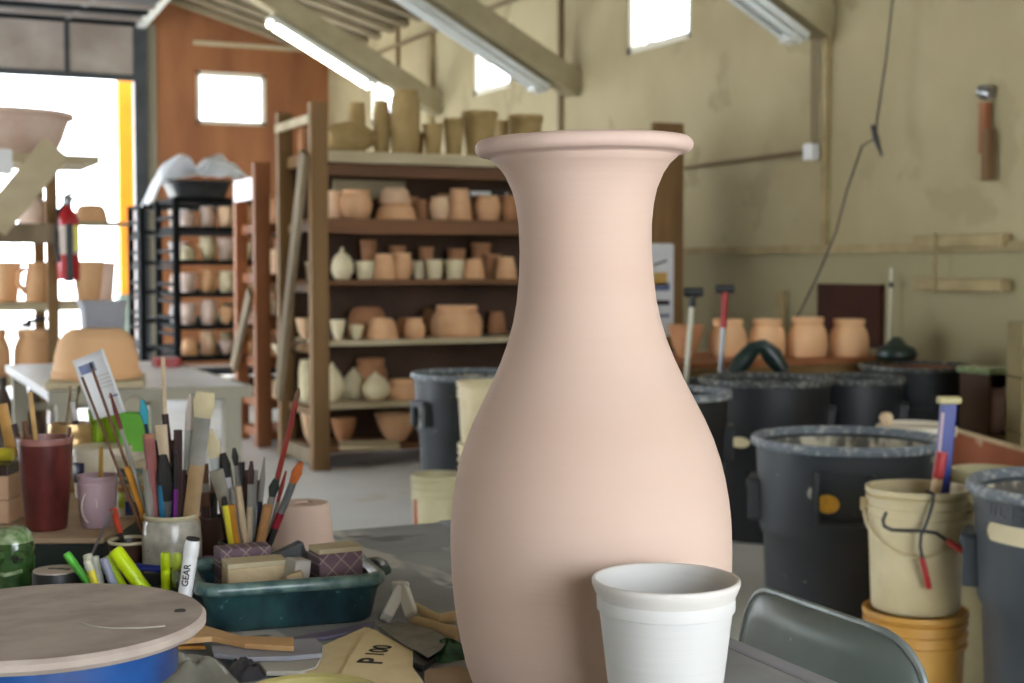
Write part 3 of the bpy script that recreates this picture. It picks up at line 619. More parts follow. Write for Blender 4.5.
# drawing pinned to the right post of the rack
p = at_Y(664, 290, RO.y - .03)
t = thing('paper_notice', 'white paper with coloured blotches pinned on the brown post right of the vase', 'paper', p)
b = MB(); b.prism(rrect(.22, .58, .02), 0, .004, fn=lambda q: (q.x - .04, q.z, q.y)); b.build('sheet', M['paper'], t, smooth=0)
for nm, m, x, z, w, h in (('orange_patch', M['print_orange'], -.03, .07, .1, .08), ('blue_patch', M['print_grey'], -.02, .02, .12, .05), ('print_line', M['ink'], -.03, .17, .10, .012), ('print_line', M['ink'], -.02, -.08, .12, .03), ('print_line', M['print_grey'], -.02, -.16, .12, .02)):
    b = MB(); b.box((x, -.003, z), (w, .002, h), Matrix.Rotation(-.3 if z == .17 else 0, 3, 'Y')); b.build(nm, m, t, smooth=0)

# ---- the red-brown rack behind it
P1, P0 = on(262, 0, 9.0), on(241.5, 0, 9.48)
rr = thing('storage_rack', 'red-brown wooden rack left of and behind the big brown rack', 'rack', (P1.x, P1.y, 0))
RD2 = P0.y - P1.y
part_box(rr, 'post', M['wood_red'], (0, 0, .90), (.10, .07, 1.80)); part_box(rr, 'post', M['wood_red'], (0, RD2, .86), (.08, .07, 1.72))
part_box(rr, 'post', M['wood_red'], (1.9, 0, .85), (.10, .07, 1.70)); part_box(rr, 'post', M['wood_red'], (1.9, RD2, .85), (.10, .07, 1.70))
part_box(rr, 'top_rail', M['white_top'], (-.04, RD2 / 2, 1.64), (.02, RD2 - .06, .14))
S2 = [1.42, 1.10, .83, .56, .30, .1]
for z in S2: shelf_board(rr, 'shelf', M['wood_red'], .0, 1.9, .0, RD2, z, .06)
b = MB(); b.bar((-.06, .05, .98), (-.06, RD2 - .02, .48), .09, .03, up=(1, 0, 0)); b.build('side_brace', M['wood_grey'], rr, smooth=0)
SN = ['top', 'second', 'third', 'fourth', 'fifth']
for s in range(5):
    z = S2[s]; nxt = (S2[s - 1] if s else 1.72) - .06
    for k in range(2):
        m, kind, hh = [(M['terra'], 'jar', .17), (M['greenware'], 'bowl', .09), (M['terra_pale'], 'pot', .16), (M['terra_dark'], 'bell', .15), (M['terra'], 'overturned', .12), (M['greenware'], 'cup', .1)][(s * 2 + k * 3 + s // 2) % 6]
        b = MB(); r = .085; h = min(hh, nxt - z - .02); b.lathe([(q[0] * r, q[1] * h) for q in PROF[kind]], 20)
        o = b.build('clay_pot', m, loc=(P1.x + .15 + .01 * s, P1.y + .14 + .22 * k, z + .0008))
        tag(o, '%s pot on the %s shelf at the left end of the red-brown rack' % ('front' if k == 0 else 'back', SN[s]), 'pot', 'pots on the red-brown rack')

# ---- black steel racks by the red wall
def black_rack(label, Y, z_top, depth_, length, X):
    t = thing('steel_rack', label, 'rack', (X, Y, 0))
    for x in (0, length):
        for y in (0, depth_): part_box(t, 'upright', M['black_metal'], (x, y, z_top / 2), (.06, .05, z_top), .003)
    k = .12
    while k < z_top - .05:
        part_box(t, 'rung', M['black_metal'], (0, depth_ / 2, k), (.035, depth_, .03), 0); k += .145
    for z in (1.74, 1.49, 1.20, .92, .64, .37, .12):
        part_box(t, 'shelf', M['black_metal'], (length / 2, depth_ / 2, z - .02), (length, depth_, .04), 0)
    return t
BX = 2.55; BY = on(178, 0, 12.2).y
black_rack('black steel rack full of pale pots under the black tub', BY, 1.735, .78, 1.9, BX)
black_rack('farther black steel rack beside the doorway by the yellow post', BY + 1.55, 1.735, .6, 1.6, BX)
BS = [1.49, 1.20, .92, .64, .37]
for s, z in enumerate(BS):
    for k in range(6):
        r = random.uniform(.066, .08); h = random.uniform(.17, .22)
        kind = random.choice(['jar', 'pot', 'cup', 'overturned', 'bell', 'bowl']); m = random.choice([M['pale_mauve'], M['terra_pale'], M['greenware'], M['pale_mauve'], M['terra'], M['pale_mauve']])
        if kind in ('bowl', 'overturned'): h *= .7
        b = MB(); b.lathe([(q[0] * r, q[1] * h) for q in PROF[kind]], 16)
        o = b.build('clay_pot', m, loc=(BX + .13 + k * .168, BY + .12 + random.uniform(-.0, .05), z + .0008))
        tag(o, '%s pot from the left on the %s shelf of the black steel rack' % (ORD[k], ['top', 'second', 'third', 'fourth', 'fifth'][s]), 'pot', 'pots on the black steel rack')
for s, z in enumerate(BS):
    for k in range(5):
        r = .075; h = random.uniform(.17, .21); kind = random.choice(['jar', 'pot', 'cup', 'bell'])
        b = MB(); b.lathe([(q[0] * r, q[1] * h) for q in PROF[kind]], 16)
        o = b.build('clay_pot', random.choice([M['pale_mauve'], M['terra_pale'], M['greenware']]), loc=(BX + .36 + k * .17, BY + .34 + random.uniform(0, .05), z + .0008))
        tag(o, '%s pot of the back row on the %s shelf of the black rack' % (ORD[k], ['top', 'second', 'third', 'fourth', 'fifth'][s]), 'pot', 'pots on the black steel rack')
for s, z in enumerate(BS[:4]):
    for k in range(2):
        r = .07; h = .16
        b = MB(); b.lathe([(q[0] * r, q[1] * h) for q in PROF[['jar', 'cup', 'pot', 'overturned'][(s + k) % 4]]], 16)
        o = b.build('clay_pot', [M['white_clay'], M['pale_mauve']][(s + k) % 2], loc=(BX + .12, BY + .36 + .22 * k, z + .0008))
        tag(o, '%s pot behind the end ladder on the %s shelf of the black rack' % (['nearer', 'farther'][k], ['top', 'second', 'third', 'fourth'][s]), 'pot', 'pots on the black steel rack')
# black tub with white plastic sheeting on top
p = on(198, 1.741, 12.45)
t = thing('black_tub', 'wide black plastic tub on top of the black steel rack', 'tub', p)
b = MB(); rings = []
for z, w, dd_ in ((0, .40, .40), (.005, .42, .42), (.12, .50, .5), (.125, .54, .54), (.145, .54, .54), (.145, .49, .49), (.03, .39, .39)):
    rings.append([Vector((x, y, z)) for x, y in rrect(w, dd_, .07)])
b.loft(rings); b.build('body', M['black_plastic'], t)
b = MB(); b.tube([(-.05, -.262, .09), (0, -.285, .08), (.05, -.262, .09)], .01, 8); b.build('handle', M['black_plastic'], t)
b = MB(); NX, NY = 52, 18; vs = []; fs = []
for j in range(NY + 1):
    for i in range(NX + 1):
        u, v = i / NX, j / NY; x = -.44 + .84 * u; y = -.26 + .5 * v
        z = .168 + sum(hh_ * math.exp(-abs((x - c_) / (w_ * 1.05)) ** 3 - ((v - e_) / .5) ** 2) for c_, w_, hh_, e_ in ((-.31, .08, .10, .4), (-.15, .10, .19, .2), (.02, .07, .06, .8), (.12, .10, .18, .3), (.28, .10, .14, .5))) + .015 * math.sin(v * 11 + u * 23)
        if u < .17: z -= (.17 - u) * 1.3
        pass
        vs.append((x, y, z))
for j in range(NY):
    for i in range(NX):
        a = j * (NX + 1) + i; fs.append((a, a + 1, a + NX + 2, a + NX + 1))
b.add(vs, fs); o = b.build('plastic_sheet', M['white_bag'], loc=p, smooth=80); md = o.modifiers.new('thickness', 'SOLIDIFY'); md.thickness = .012
tag(o, 'bunched white plastic sheet heaped over the black tub', 'plastic sheet')

# ---- the rack at the left edge, against the light of the doorway
LO = on(53, 0, 8.0)
lr = thing('storage_rack', 'pale wooden rack of planters at the left edge of the picture', 'rack', (LO.x, LO.y, 0))
part_box(lr, 'post', M['wood'], (0, 0, .84), (.06, .06, 1.68)); part_box(lr, 'post', M['wood'], (0, .6, .84), (.06, .06, 1.68)); part_box(lr, 'post', M['wood'], (-1.0, 0, .84), (.06, .06, 1.68)); part_box(lr, 'post', M['wood'], (-1.0, .6, .84), (.06, .06, 1.68))
LS = [1.77, 1.385, .945, .525, .12]
for k, z in enumerate(LS):
    xe = (.26, .03, .36, .1, .05)[k]
    shelf_board(lr, 'shelf', M['board'], -1.05, xe, -.05 if k != 2 else -.02, .65, z, .045)
part_box(lr, 'front_board', M['wood_grey'], (-.42, -.045, 1.33), (.90, .03, .11))
part_box(lr, 'cap_board', M['white_plastic'], (-.26, -.06, 1.72), (.10, .03, .14))
a, c = at_Y(57, 148, LO.y - .07), at_Y(-8, 226, LO.y - .07); b = MB(); b.bar(a - lr.location, c - lr.location, .17, .03, up=(0, 1, 0)); b.build('diagonal_plank', M['board'], lr, smooth=0, bevel=.004)
GL = 'pots on the left rack'
def onleft(name, label, cat, kind, m, x0, x1, yt, s, off, sx=1): 
    p = at_Y((x0 + x1) / 2, 250, LO.y + off); return pot(name, label, cat, kind, m, x0, x1, yt, LS[s], depth(p), GL, 26, sx)
onleft('wide_planter', 'wide pink planter on the very top of the left rack', 'planter', 'pot', M['pale_mauve'], -62, 74, 113, 0, .50)
onleft('small_bowl', 'pink bowl in the first shelf of the left rack', 'bowl', 'overturned', M['pale_mauve'], 20, 52, 199, 1, .25)
p = at_Y(93, 250, LO.y + .35); b = MB(); b.box((0, 0, -.012), (.40, .22, .024)); tag(b.build('ware_board', M['board'], loc=(p.x, p.y + .02, 1.395 + .015), smooth=0, bevel=.003), 'ware board sticking out past the left rack post by the extinguisher', 'board')
pot('small_bowl', 'peach bowl on the board sticking out beside the fire extinguisher', 'bowl', 'overturned', M['peach'], 76, 109, 205, 1.411, depth(p), GL)
onleft('planter', 'pale planter at the far left of the middle shelf, left rack', 'planter', 'pot', M['peach'], -8, 22, 262, 2, .25)
j = onleft('jug', 'pale jug with a side handle on the middle shelf of the left rack', 'jug', 'turned_jar', M['peach'], 25, 50, 262, 2, .16)
b = MB(); r = 12.5 * 8.2 / FPX; b.tube([(-r * .85, -.02, .19), (-r * 1.35, -.02, .17), (-r * 1.45, -.02, .11), (-r * .95, -.02, .05)], .016, 8); h = b.build('handle', M['peach'], j)
onleft('planter', 'large ribbed planter below the fire extinguisher on the left rack', 'planter', 'pot', M['peach'], 73, 104, 261, 2, .12)
onleft('planter', 'pinkish planter at the right end of the left rack middle shelf', 'planter', 'pot', M['pale_mauve'], 96, 116, 262, 2, .30)
onleft('planter', 'overturned peach pot on the lower shelf of the left rack', 'planter', 'turned_jar', M['peach'], 13, 51, 329, 3, .16)
onleft('planter', 'peach pot cut by the picture edge on the lower shelf, left rack', 'planter', 'turned_jar', M['peach'], -28, 9, 329, 3, .18)
p = at_Y(30, 250, LO.y + .2)
b = MB(); 
for k in range(5): b.box((-.05 + .025 * k, 0, .012 + .013 * k), (.1, .07, .012), Matrix.Rotation(.2 * math.sin(k * 2), 3, 'Y') @ rotz(k))
tag(b.build('scrap_pile', M['dark_cloth'], loc=(p.x, p.y, zat(30, 329, depth(p)) + .002), smooth=0), 'small dark heap of scraps on the overturned pot of the left rack', 'scraps')
for k, (x0, x1, yt, lab) in enumerate(((-15, 14, 392, 'leftmost crumpled brown bag at the foot of the left rack'), (19, 42, 384, 'middle crumpled brown bag at the foot of the left rack'), (47, 70, 390, 'rightmost crumpled brown bag at the foot of the left rack'))):
    p = at_Y((x0 + x1) / 2, 250, LO.y - .42 + .04 * k); dd = depth(p); r = (x1 - x0) / 2 * dd / FPX
    b = MB(); b.lathe([(0, 0), (r * .9, 0), (r, .12), (r * .95, .30), (r * .7, .42), (r * .3, .5), (r * .35, .56), (0, .56)], 18); o = b.build('brown_bag', M['brown_bag'], loc=(p.x, p.y, .005), smooth=80); tag(o, lab, 'bag', 'brown bags below the left rack')
# fire extinguisher hung on the rack post
p = on(69, zat(69, 280, 7.85), 7.85)
t = thing('fire_extinguisher', 'red fire extinguisher hung beside the left rack post', 'fire extinguisher', p)
b = MB(); b.lathe([(0, 0), (.055, 0), (.06, .012), (.06, .32), (.052, .36), (.028, .39), (.022, .41), (0, .41)], 24); b.build('cylinder', M['ext_red'], t)
b = MB(); b.lathe([(.0615, .14), (.0615, .30)], 24); b.build('label', M['label_pink'], t)
b = MB(); b.box((.0, -.002, .15), (.035, .13, .32)); b.build('strap', M['black_plastic'], t, smooth=0, bevel=.004)
b = MB(); b.tube([(-.055, -.03, .10), (-.066, -.03, .2), (-.05, -.01, .38), (0, 0, .43)], .011, 8); b.build('hose', M['black_plastic'], t)
b = MB(); b.lathe([(.018, .40), (.026, .42), (.026, .45), (.015, .47), (0, .47)], 14); b.build('valve', M['steel'], t)
b = MB(); b.bar((0, 0, .465), (.085, 0, .50), .025, .01, up=(0, 1, 0)); b.bar((0, 0, .445), (.08, 0, .45), .025, .01, up=(0, 1, 0)); b.build('lever', M['steel'], t, smooth=0)
b = MB(); b.box((.035, -.058, .23), (.028, .006, .14)); b.build('tag', M['yellow_pen'], t, smooth=0)
v = Vector((LO.x, LO.y, 0)) - Vector((p.x, p.y, 0)); v -= v.normalized() * .048
b = MB(); b.box((0, .075, .22), (.05, .03, .30)); b.bar((0, .06, .20), v + Vector((0, 0, .20)), .02, .02); b.bar((0, .06, .10), v + Vector((0, 0, .10)), .02, .02); b.build('bracket', M['black_metal'], t, smooth=0)
# ================================================================== THE WHITE TABLE IN THE MIDDLE DISTANCE
q = at_z(250, 386, .75)
WX1, WY0 = q.x, q.y
t = thing('work_table', 'white topped work table with a square leg in front of the black rack', 'table', (WX1, WY0, 0))
WL, WD = .64, 1.42
part_box(t, 'tabletop', M['white_top'], (-WL / 2, WD / 2, .735), (WL, WD, .03), .003)
part_box(t, 'edge_band', M['table_leg'], (-WL / 2, -.004, .7335), (WL + .012, .008, .04), 0); part_box(t, 'edge_band', M['table_leg'], (.004, WD / 2, .7335), (.008, WD, .04), 0)
for x in (-.05, -WL + .05):
    for y in (.05, WD - .05): part_box(t, 'leg', M['table_leg'], (x, y, .36), (.055, .055, .72))
b = MB(); b.tube([(-.05, WD - .05, .58), (-WL + .05, WD - .05, .58)], .016, 8); b.build('stretcher', M['table_leg'], t)
p = at_z(166, 366, .75)
t = thing('red_box', 'small red box lying on the white table top', 'box', p)
b = MB(); b.prism(rrect(.095, .12, .012), 0, .028); b.build('box', M['red_plastic'], t, smooth=0); b = MB(); b.prism(rrect(.10, .125, .012), .022, .034); b.build('lid', M['red_plastic'], t, smooth=0)
p = at_z(104, 398, .75); d0 = depth(at_z(96, 378, .775))
b = MB(); b.box((0, 0, .012), (.31, .34, .024), rotz(-.2)); pb = on(96, .7505, d0 + .02); tag(b.build('ware_board', M['board'], loc=pb, smooth=0, bevel=.003), 'square ware board under the big peach bowl on the white table', 'board')
pot('mixing_bowl', 'big overturned peach bowl on the white table behind the paper slip', 'bowl', 'overturned', M['peach'], 52, 139, 329, .7755, d0 + .02, None, 40)
p = on(102, .751, 5.72)
t = thing('plastic_crate', 'pale grey plastic crate behind the big peach bowl', 'crate', p)
b = MB(); b.loft([[Vector((x, y, z)) for x, y in rrect(w, w * .8, .02)] for z, w in ((0, .13), (.01, .14), (.24, .165), (.243, .18), (.26, .18), (.26, .155), (.02, .125))]); b.build('body', M['table_edge'], t)
b = MB(); b.box((0, -.0745, .18), (.06, .01, .02)); b.build('handle', M['table_edge'], t, smooth=0, bevel=.004)

# ================================================================== BINS AND BUCKETS
def barrel(label, p, D, H, m, rim, inside, fill=None, fill_z=.5, rz=0.0, panel=None, group='slip bins', name='waste_bin', sticker=None):
    t = thing(name, label, 'bin', p, rotz(rz), group); R = D / 2
    b = MB(); b.lathe([(0, 0), (R * .78, 0), (R * .80, .012), (R * .86, H * .58), (R * .885, H * .60), (R * .90, H * .62), (R * .935, H * .90), (R * .945, H * .97), (R * .91, H * .97), (R * .9, H * .9), (R * .76, .03), (0, .03)], 48); b.build('body', m, t)
    b = MB(); b.lathe([(R * .94, H * .962), (R * .985, H * .962), (R, H * .97), (R, H * .987), (R * .985, H), (R * .95, H), (R * .925, H * .985), (R * .905, H * .94)], 48); b.build('rim', rim, t)
    b = MB(); b.lathe([(R * .755, .035), (R * .89, H * .90), (R * .903, H * .955)], 48); b.build('slip_crust', inside, t)
    if fill:
        b = MB(); rr = R * (.757 + .13 * fill_z); b.lathe([(rr, H * fill_z), (rr * .8, H * fill_z + .006), (0, H * fill_z + .012)], 40); b.build('contents', fill, t)
    for s in (-1, 1):                                         # side grips
        b = MB(); x = R * .93 * s
        b.box((x, 0, H * .80), (.05, .13, .028)); b.box((x - .003 * s, -.058, H * .73), (.045, .02, H * .17)); b.box((x - .003 * s, .058, H * .73), (.045, .02, H * .17))
        b.build('handle', m, t, smooth=0, bevel=.006)
    if panel:
        b = MB(); y = -R * .915
        b.box((-.072, y, H * .79), (.012, .03, H * .20)); b.box((.072, y, H * .79), (.012, .03, H * .20)); b.box((0, y + .005, H * .69), (.156, .03, .014)); b.box((0, y + .01, H * .88), (.156, .03, .012))
        b.build('grip_panel', m, t, smooth=0, bevel=.004)
    if sticker:
        mm, x, z, w, h = sticker; b = MB()
        b.lathe([(0, 0), (.5, 0), (.5, .2), (0, .2)], 20, R=Matrix.Rotation(PI / 2, 3, 'X')); 
        for v in b.v: v.x = x + v.x * w; v.z = z + v.z * h; v.y = -math.sqrt(max(0, (R * .935) ** 2 - v.x ** 2)) + v.y * .02 - .001
        b.build('sticker', mm, t, smooth=0)
    return t
face = lambda p: -math.atan2(p.x, p.y)                   # turn a thing's front to the camera
def bar_at(px, yr, d, label, D, m, rim, inside, **k):
    p = on(px, 0, d); H = zat(px, yr, d); r = k.pop('turn', 0)
    return barrel(label, p, D, H, m, rim, inside, rz=face(p) + r, **k)
binA = bar_at(849, 436, 4.0, 'large slip-crusted grey bin with a yellow disc, behind the cream bucket', .54, M['barrel'], M['rim_grey'], M['slip'], fill=M['slip'], fill_z=.35, panel=True, sticker=(M['sticker_yellow'], -.045, .515, .062, .05), turn=-.015)
binB = bar_at(767, 377, 6.05, 'dark bin with an oval buff label right of the vase shoulder', .575, M['barrel_dark'], M['rim_dark'], M['slip_dark'], fill=M['grey_fill'], fill_z=.6, sticker=(M['bucket'], -.105, .425, .085, .045))
binC = bar_at(666, 390, 5.15, 'low blue-green bin mostly hidden behind the vase belly', .48, M['barrel_dark'], M['rim_grey'], M['slip_dark'], fill=M['grey_fill'], fill_z=.85)
binD = bar_at(854, 376, 6.42, 'black bin behind the slip-crusted bin, under the third orange pot', .47, M['barrel_dark'], M['rim_dark'], M['slip_dark'])
binE = bar_at(919, 364, 7.15, 'dark bin heaped with red clay near the right wall', .59, M['barrel_dark'], M['rim_dark'], M['slip_dark'], fill=M['clay_wet'], fill_z=.965, panel=True)
binI = bar_at(693, 380, 6.55, 'black bin holding the two T-handled mixers beside the vase', .42, M['barrel_dark'], M['rim_dark'], M['slip_dark'])
binH = bar_at(1101, 483, 3.1, 'blue-grey bin with a buff label cut by the right picture edge', .55, M['barrel_blue'], M['rim_grey'], M['slip'], turn=0)
binL = bar_at(470, 372, 6.45, 'grey bin with white spills left of the vase in front of the rack', .54, M['barrel'], M['rim_grey'], M['slip'], fill=M['grey_fill'], fill_z=.9, turn=.5)
# plate and buff label on the right-hand bin, curved round its wall
def wrap(t, R, a0, a1, z0, z1, r_in, r_out, nm, m, n=12, rnd=0):
    outline = []
    w = (a1 - a0) * R; h = z1 - z0
    o2 = rrect(w, h, min(rnd, h / 2 - .0005), 4) if rnd else [(w / 2, h / 2), (-w / 2, h / 2), (-w / 2, -h / 2), (w / 2, -h / 2)]
    # split long edges so the outline bends with the wall
    pts = []
    for i in range(len(o2)):
        p, q_ = Vector(o2[i]), Vector(o2[(i + 1) % len(o2)]); k = max(1, int((q_ - p).length / .02))
        for j in range(k): pts.append(p + (q_ - p) * j / k)
    am, zm = (a0 + a1) / 2, (z0 + z1) / 2
    def P(v, r): a = am + v[0] / R; return Vector((r * math.sin(a), -r * math.cos(a), zm + v[1]))
    b = MB(); nn = len(pts); vs = [P(v, r_in) for v in pts] + [P(v, r_out) for v in pts]
    xs = sorted(set(round(v[0], 4) for v in pts))
    fs = [(k, nn + k, nn + (k + 1) % nn, (k + 1) % nn) for k in range(nn)]
    b.add(vs, fs)
    cols = 14
    for i in range(cols):
        xa, xb = -w / 2 + w * i / cols, -w / 2 + w * (i + 1) / cols
        def hh(x):
            e = w / 2 - abs(x)
            return h / 2 if not rnd or e >= rnd else h / 2 - rnd + math.sqrt(max(0, rnd ** 2 - (rnd - e) ** 2))
        b.add([P((xa, -hh(xa)), r_out), P((xb, -hh(xb)), r_out), P((xb, hh(xb)), r_out), P((xa, hh(xa)), r_out)], [(0, 1, 2, 3)])
    return b.build(nm, m, t, smooth=30)
RH = .275
aL = -math.radians(56)
plate = wrap(binH, RH, aL, aL + .62, .606, .646, RH * .925, RH * .955, 'name_plate', M['black_plastic'])
wrap(binH, RH, aL - .02, aL + .66, .560, .600, RH * .91, RH * .945, 'label', M['bucket'], rnd=.019)
for k, ch in enumerate('ULINE'):
    a = aL + .075 + .115 * k; r = RH * .957
    R = Matrix.Rotation(a, 3, 'Z') @ Matrix.Rotation(PI / 2, 3, 'X')
    text_mesh(ch, .036, .001, 'plate_letter', M['barrel_blue'], plate, m4((r * math.sin(a), -r * math.cos(a), .626), R))

def bucket(label, p, D, H, m, name='bucket', rings=True, bail=None, z0=0, lid=None, group='plastic buckets', stripe=None):
    t = thing(name, label, 'bucket', (p.x, p.y, z0), rotz(face(p)), group); R = D / 2
    pr = [(0, 0), (R * .84, 0), (R * .86, .006), (R * .93, H * .72)]
    if rings:
        for k in (.74, .82, .90): pr += [(R * .935, H * k), (R * .99, H * (k + .005)), (R * .99, H * (k + .03)), (R * .94, H * (k + .035))]
    pr += [(R * .955, H * .95), (R, H * .96), (R, H), (R * .93, H), (R * .91, H * .9), (R * .82, .02), (0, .02)]
    b = MB(); b.lathe(pr, 40); b.build('body', m, t)
    if bail:
        b = MB(); n = 14; b.tube([Vector((-R * 1.02 * math.cos(PI * k / n), -R * 1.02 * math.sin(PI * k / n) * .95, H * .84 - bail * math.sin(PI * k / n))) for k in range(n + 1)], .004, 6); bh = b.build('bail_handle', m, t)
        for s in (-1, 1):
            b = MB(); b.lathe([(0, -.012), (.016, -.012), (.016, .012), (0, .012)], 10, (R * .985 * s, 0, H * .84), R=align((1, 0, 0))); b.build('handle_lug', m, bh)
    if lid:
        b = MB(); b.lathe([(R * .9, H), (R * 1.05, H - .015), (R * 1.06, H + .012), (R * .98, H + .02), (R * .9, H + .008), (0, H + .012)], 36); b.build('lid', lid, t)
    if stripe:
        b = MB(); b.box((-R * .80, -R * .42, H * .4), (.012, .02, H * .7)); b.build('stripe', stripe, t, smooth=0)
    return t
pW = on(920, 0, 3.4); zW = .29; HW = zat(919, 486.5, 3.4) - zW
bucket('ochre bucket underneath the cream bucket', pW, .25, zW - .0 + .035, M['bucket_yellow'], 'bucket')
tW = bucket('cream bucket with a bail handle stacked on the ochre bucket', pW, .244, HW - .037, M['bucket'], 'bucket', bail=.105, z0=zW + .037)
pF = on(918, 0, 4.95); bucket('pale lidded bucket half hidden behind the slip-crusted bin', pF, .26, zat(918, 424, 4.95) - .02, M['bucket_green'], lid=M['tub_white'], rings=False)
p = on(881, 0, 4.85); b = MB(); b.lathe([(0, 0), (.018, 0), (.02, .015), (.026, .03), (.018, .045), (0, .05)], 14); tag(b.build('lid_knob', M['rope'], loc=(pF.x - .105 * RT.x, pF.y - .105 * RT.y, zat(918, 424, 4.95) - .007)), 'rounded pale knob lying on the lid of the far bucket', 'knob')
pG = on(991, 0, 3.75); bucket('cream bucket wedged behind the ochre bucket by the blue-grey bin', pG, .20, zat(991, 469, 3.75), M['bucket_green'])
pS = on(436, 0, 5.45); bucket('short olive-cream bucket on the floor left of the vase', pS, .20, zat(436, 474, 5.45), M['bucket_green'], stripe=M['red_plastic'])
pT = on(489, 0, 5.85); hT = zat(489, 381, 5.85)
bucket('lower of two nested cream buckets in front of the left grey bin', pT, .262, hT * .62, M['bucket'])
bucket('upper of two nested cream buckets in front of the left grey bin', pT, .27, hT * .38 - .002, M['bucket'], z0=hT * .62 + .002)
# blue paddle, red-tipped stick and scraper standing in the cream bucket
def lean(px0, y0, px1, y1, d): return at_d(px0, y0, d), at_d(px1, y1, d)
a, c = lean(936, 545, 949, 400, 3.43)
t = thing('blue_paddle', 'blue handled paddle with a buff crosspiece standing in the cream bucket', 'paddle', a)
b = MB(); b.bar((0, 0, 0), c - a, .038, .018, up=FH); b.build('handle', M['blue_plastic'], t, smooth=0, bevel=.003)
b = MB(); e = c - a; b.box(e, (.055, .03, .018), rotz(-YAW)); b.build('crosspiece', M['olive_rim'], t, smooth=0, bevel=.004)
b = MB(); u = (c - a).normalized(); b.bar(u * .10 - RT * .016 - FH * .012, c - a - u * .03 - RT * .016 - FH * .012, .006, .004, up=FH); b.build('edge_strip', M['lavender'], t, smooth=0)
a, c = lean(928, 540, 942, 452, 3.38)
t = thing('red_tipped_stick', 'short red-tipped stick in the cream bucket left of the blue paddle', 'stick', a)
b = MB(); b.tube([(0, 0, 0), (c - a) * .7], .012, 8); b.build('stick', M['rope'], t); b = MB(); b.tube([(c - a) * .7, c - a], .0135, 8); b.build('tip', M['red_plastic'], t)
# wire stand with red grips hung over the cream bucket
Dd = 3.255
W = lambda x, y, dd=Dd: at_d(x, y, dd)
o = W(923, 532)
t = thing('wire_hanger', 'dark wire frame with red grips hung over the rim of the cream bucket', 'wire frame', o)
b = MB(); b.tube([v - o for v in (W(925, 490, 3.28), W(934, 494, 3.27), W(932, 506), W(926, 524), W(921, 535), W(920, 546), W(922, 558))], .0042, 7); b.build('upright_wire', M['wire'], t)
b = MB(); b.tube([v - o for v in (W(886, 513, 3.29), W(883, 520, 3.275), W(884, 526), W(892, 530), W(923, 531), W(936, 533), W(948, 541))], .0042, 7); b.build('cross_wire', M['wire'], t)
b = MB(); b.tube([v - o for v in (W(922, 558), W(926, 574), W(929, 588, 3.265))], .0068, 8); b.build('grip', M['red_plastic'], t)
b = MB(); b.tube([v - o for v in (W(948, 541), W(958, 548, 3.23), W(968, 554, 3.215))], .0075, 8); b.build('grip', M['red_plastic'], t)
# plywood sheet on edge, low block wall, low shelf
a, c = at_z(950, 427, .49), at_z(1040, 453, .49); a.z = c.z = 0
t = thing('plywood_sheet', 'orange plywood sheet standing on edge behind the blue-grey bin', 'panel', a)
b = MB(); b.bar(Vector((0, 0, .245)), (c - a) + Vector((0, 0, .245)), .49, .02, up=RT); 
b = MB(); v = c - a; R = Matrix.Rotation(math.atan2(v.y, v.x), 3, 'Z'); b.box(v / 2 + Vector((0, 0, .245)), (v.length, .02, .49), R); b.build('sheet', M['red_ply'], t, smooth=0)
b = MB(); b.box(v / 2 + Vector((0, 0, .485)), (v.length, .026, .012), R); b.build('edge', M['rope'], t, smooth=0)
p = on(1069, 0, 5.9)
b = MB()
for k in range(4):
    for s in (0, 1): b.box((.21 * s * 2 - .0, 0, .115 + .23 * k), (.414, .19, .226))
o = b.build('wall_stub', M['olive_wall'], loc=(p.x - .02, p.y, 0), R=rotz(-YAW), smooth=0, bevel=.006); struct(o)
p = on(1000, 0, 6.66)
t = thing('low_shelf', 'low dark shelf unit against the right wall behind the red clay bin', 'shelf', p, rotz(-.1))
part_box(t, 'top', M['frog_pale'], (0, 0, .665), (.30, .24, .03)); part_box(t, 'back', M['back'], (0, .10, .33), (.28, .02, .64)); part_box(t, 'side', M['back'], (-.13, 0, .325), (.02, .22, .65)); part_box(t, 'side', M['back'], (.13, 0, .325), (.02, .22, .65)); part_box(t, 'shelf_board', M['back'], (0, 0, .36), (.25, .2, .02))
for k, (dx, m, lab) in enumerate(((-.055, M['lavender'], 'left of two pinkish jars on the low dark shelf by the right wall'), (.055, M['pale_mauve'], 'right of two pinkish jars on the low dark shelf by the right wall'))):
    b = MB(); b.lathe([(q_[0] * .05, q_[1] * .21) for q_ in PROF['jar']], 20); tag(b.build('jar', m, loc=Vector((p.x + dx, p.y - .03 - .01 * dx, .371))), lab, 'jar', 'jars on the low shelf')

# bench with the four orange pots
BYf, BYb = 5.97, 6.78
t = thing('bench', 'low brown bench behind the bins carrying the orange pots', 'bench', (3.3, BYf, 0))
part_box(t, 'top', M['wood_red'], (.90, .4, .655), (1.85, .80, .03)); part_box(t, 'rail', M['wood'], (.90, .03, .60), (1.8, .03, .07))
for x in (.05, 1.75):
    for y in (.06, .74): part_box(t, 'leg', M['wood'], (x, y, .32), (.07, .07, .64))
for k, (x0, x1, yt, lab) in enumerate(((709, 747, 319, 'first orange overturned pot from the left on the bench'), (749, 786, 319, 'second orange overturned pot from the left on the bench'), (788, 828, 317, 'third and largest orange overturned pot on the bench'), (830, 869, 319, 'rightmost orange overturned pot on the bench'))):
    pot('bean_pot', lab, 'pot', 'turned_jar', M['peach'], x0, x1, yt, .6705, 7.55, 'orange pots on the bench', 36)
pot('wide_bowl', 'terracotta bowl on the bench left of the orange pots', 'bowl', 'bowl', M['terra_dark'], 668, 704, 325, .6705, 7.5, None)
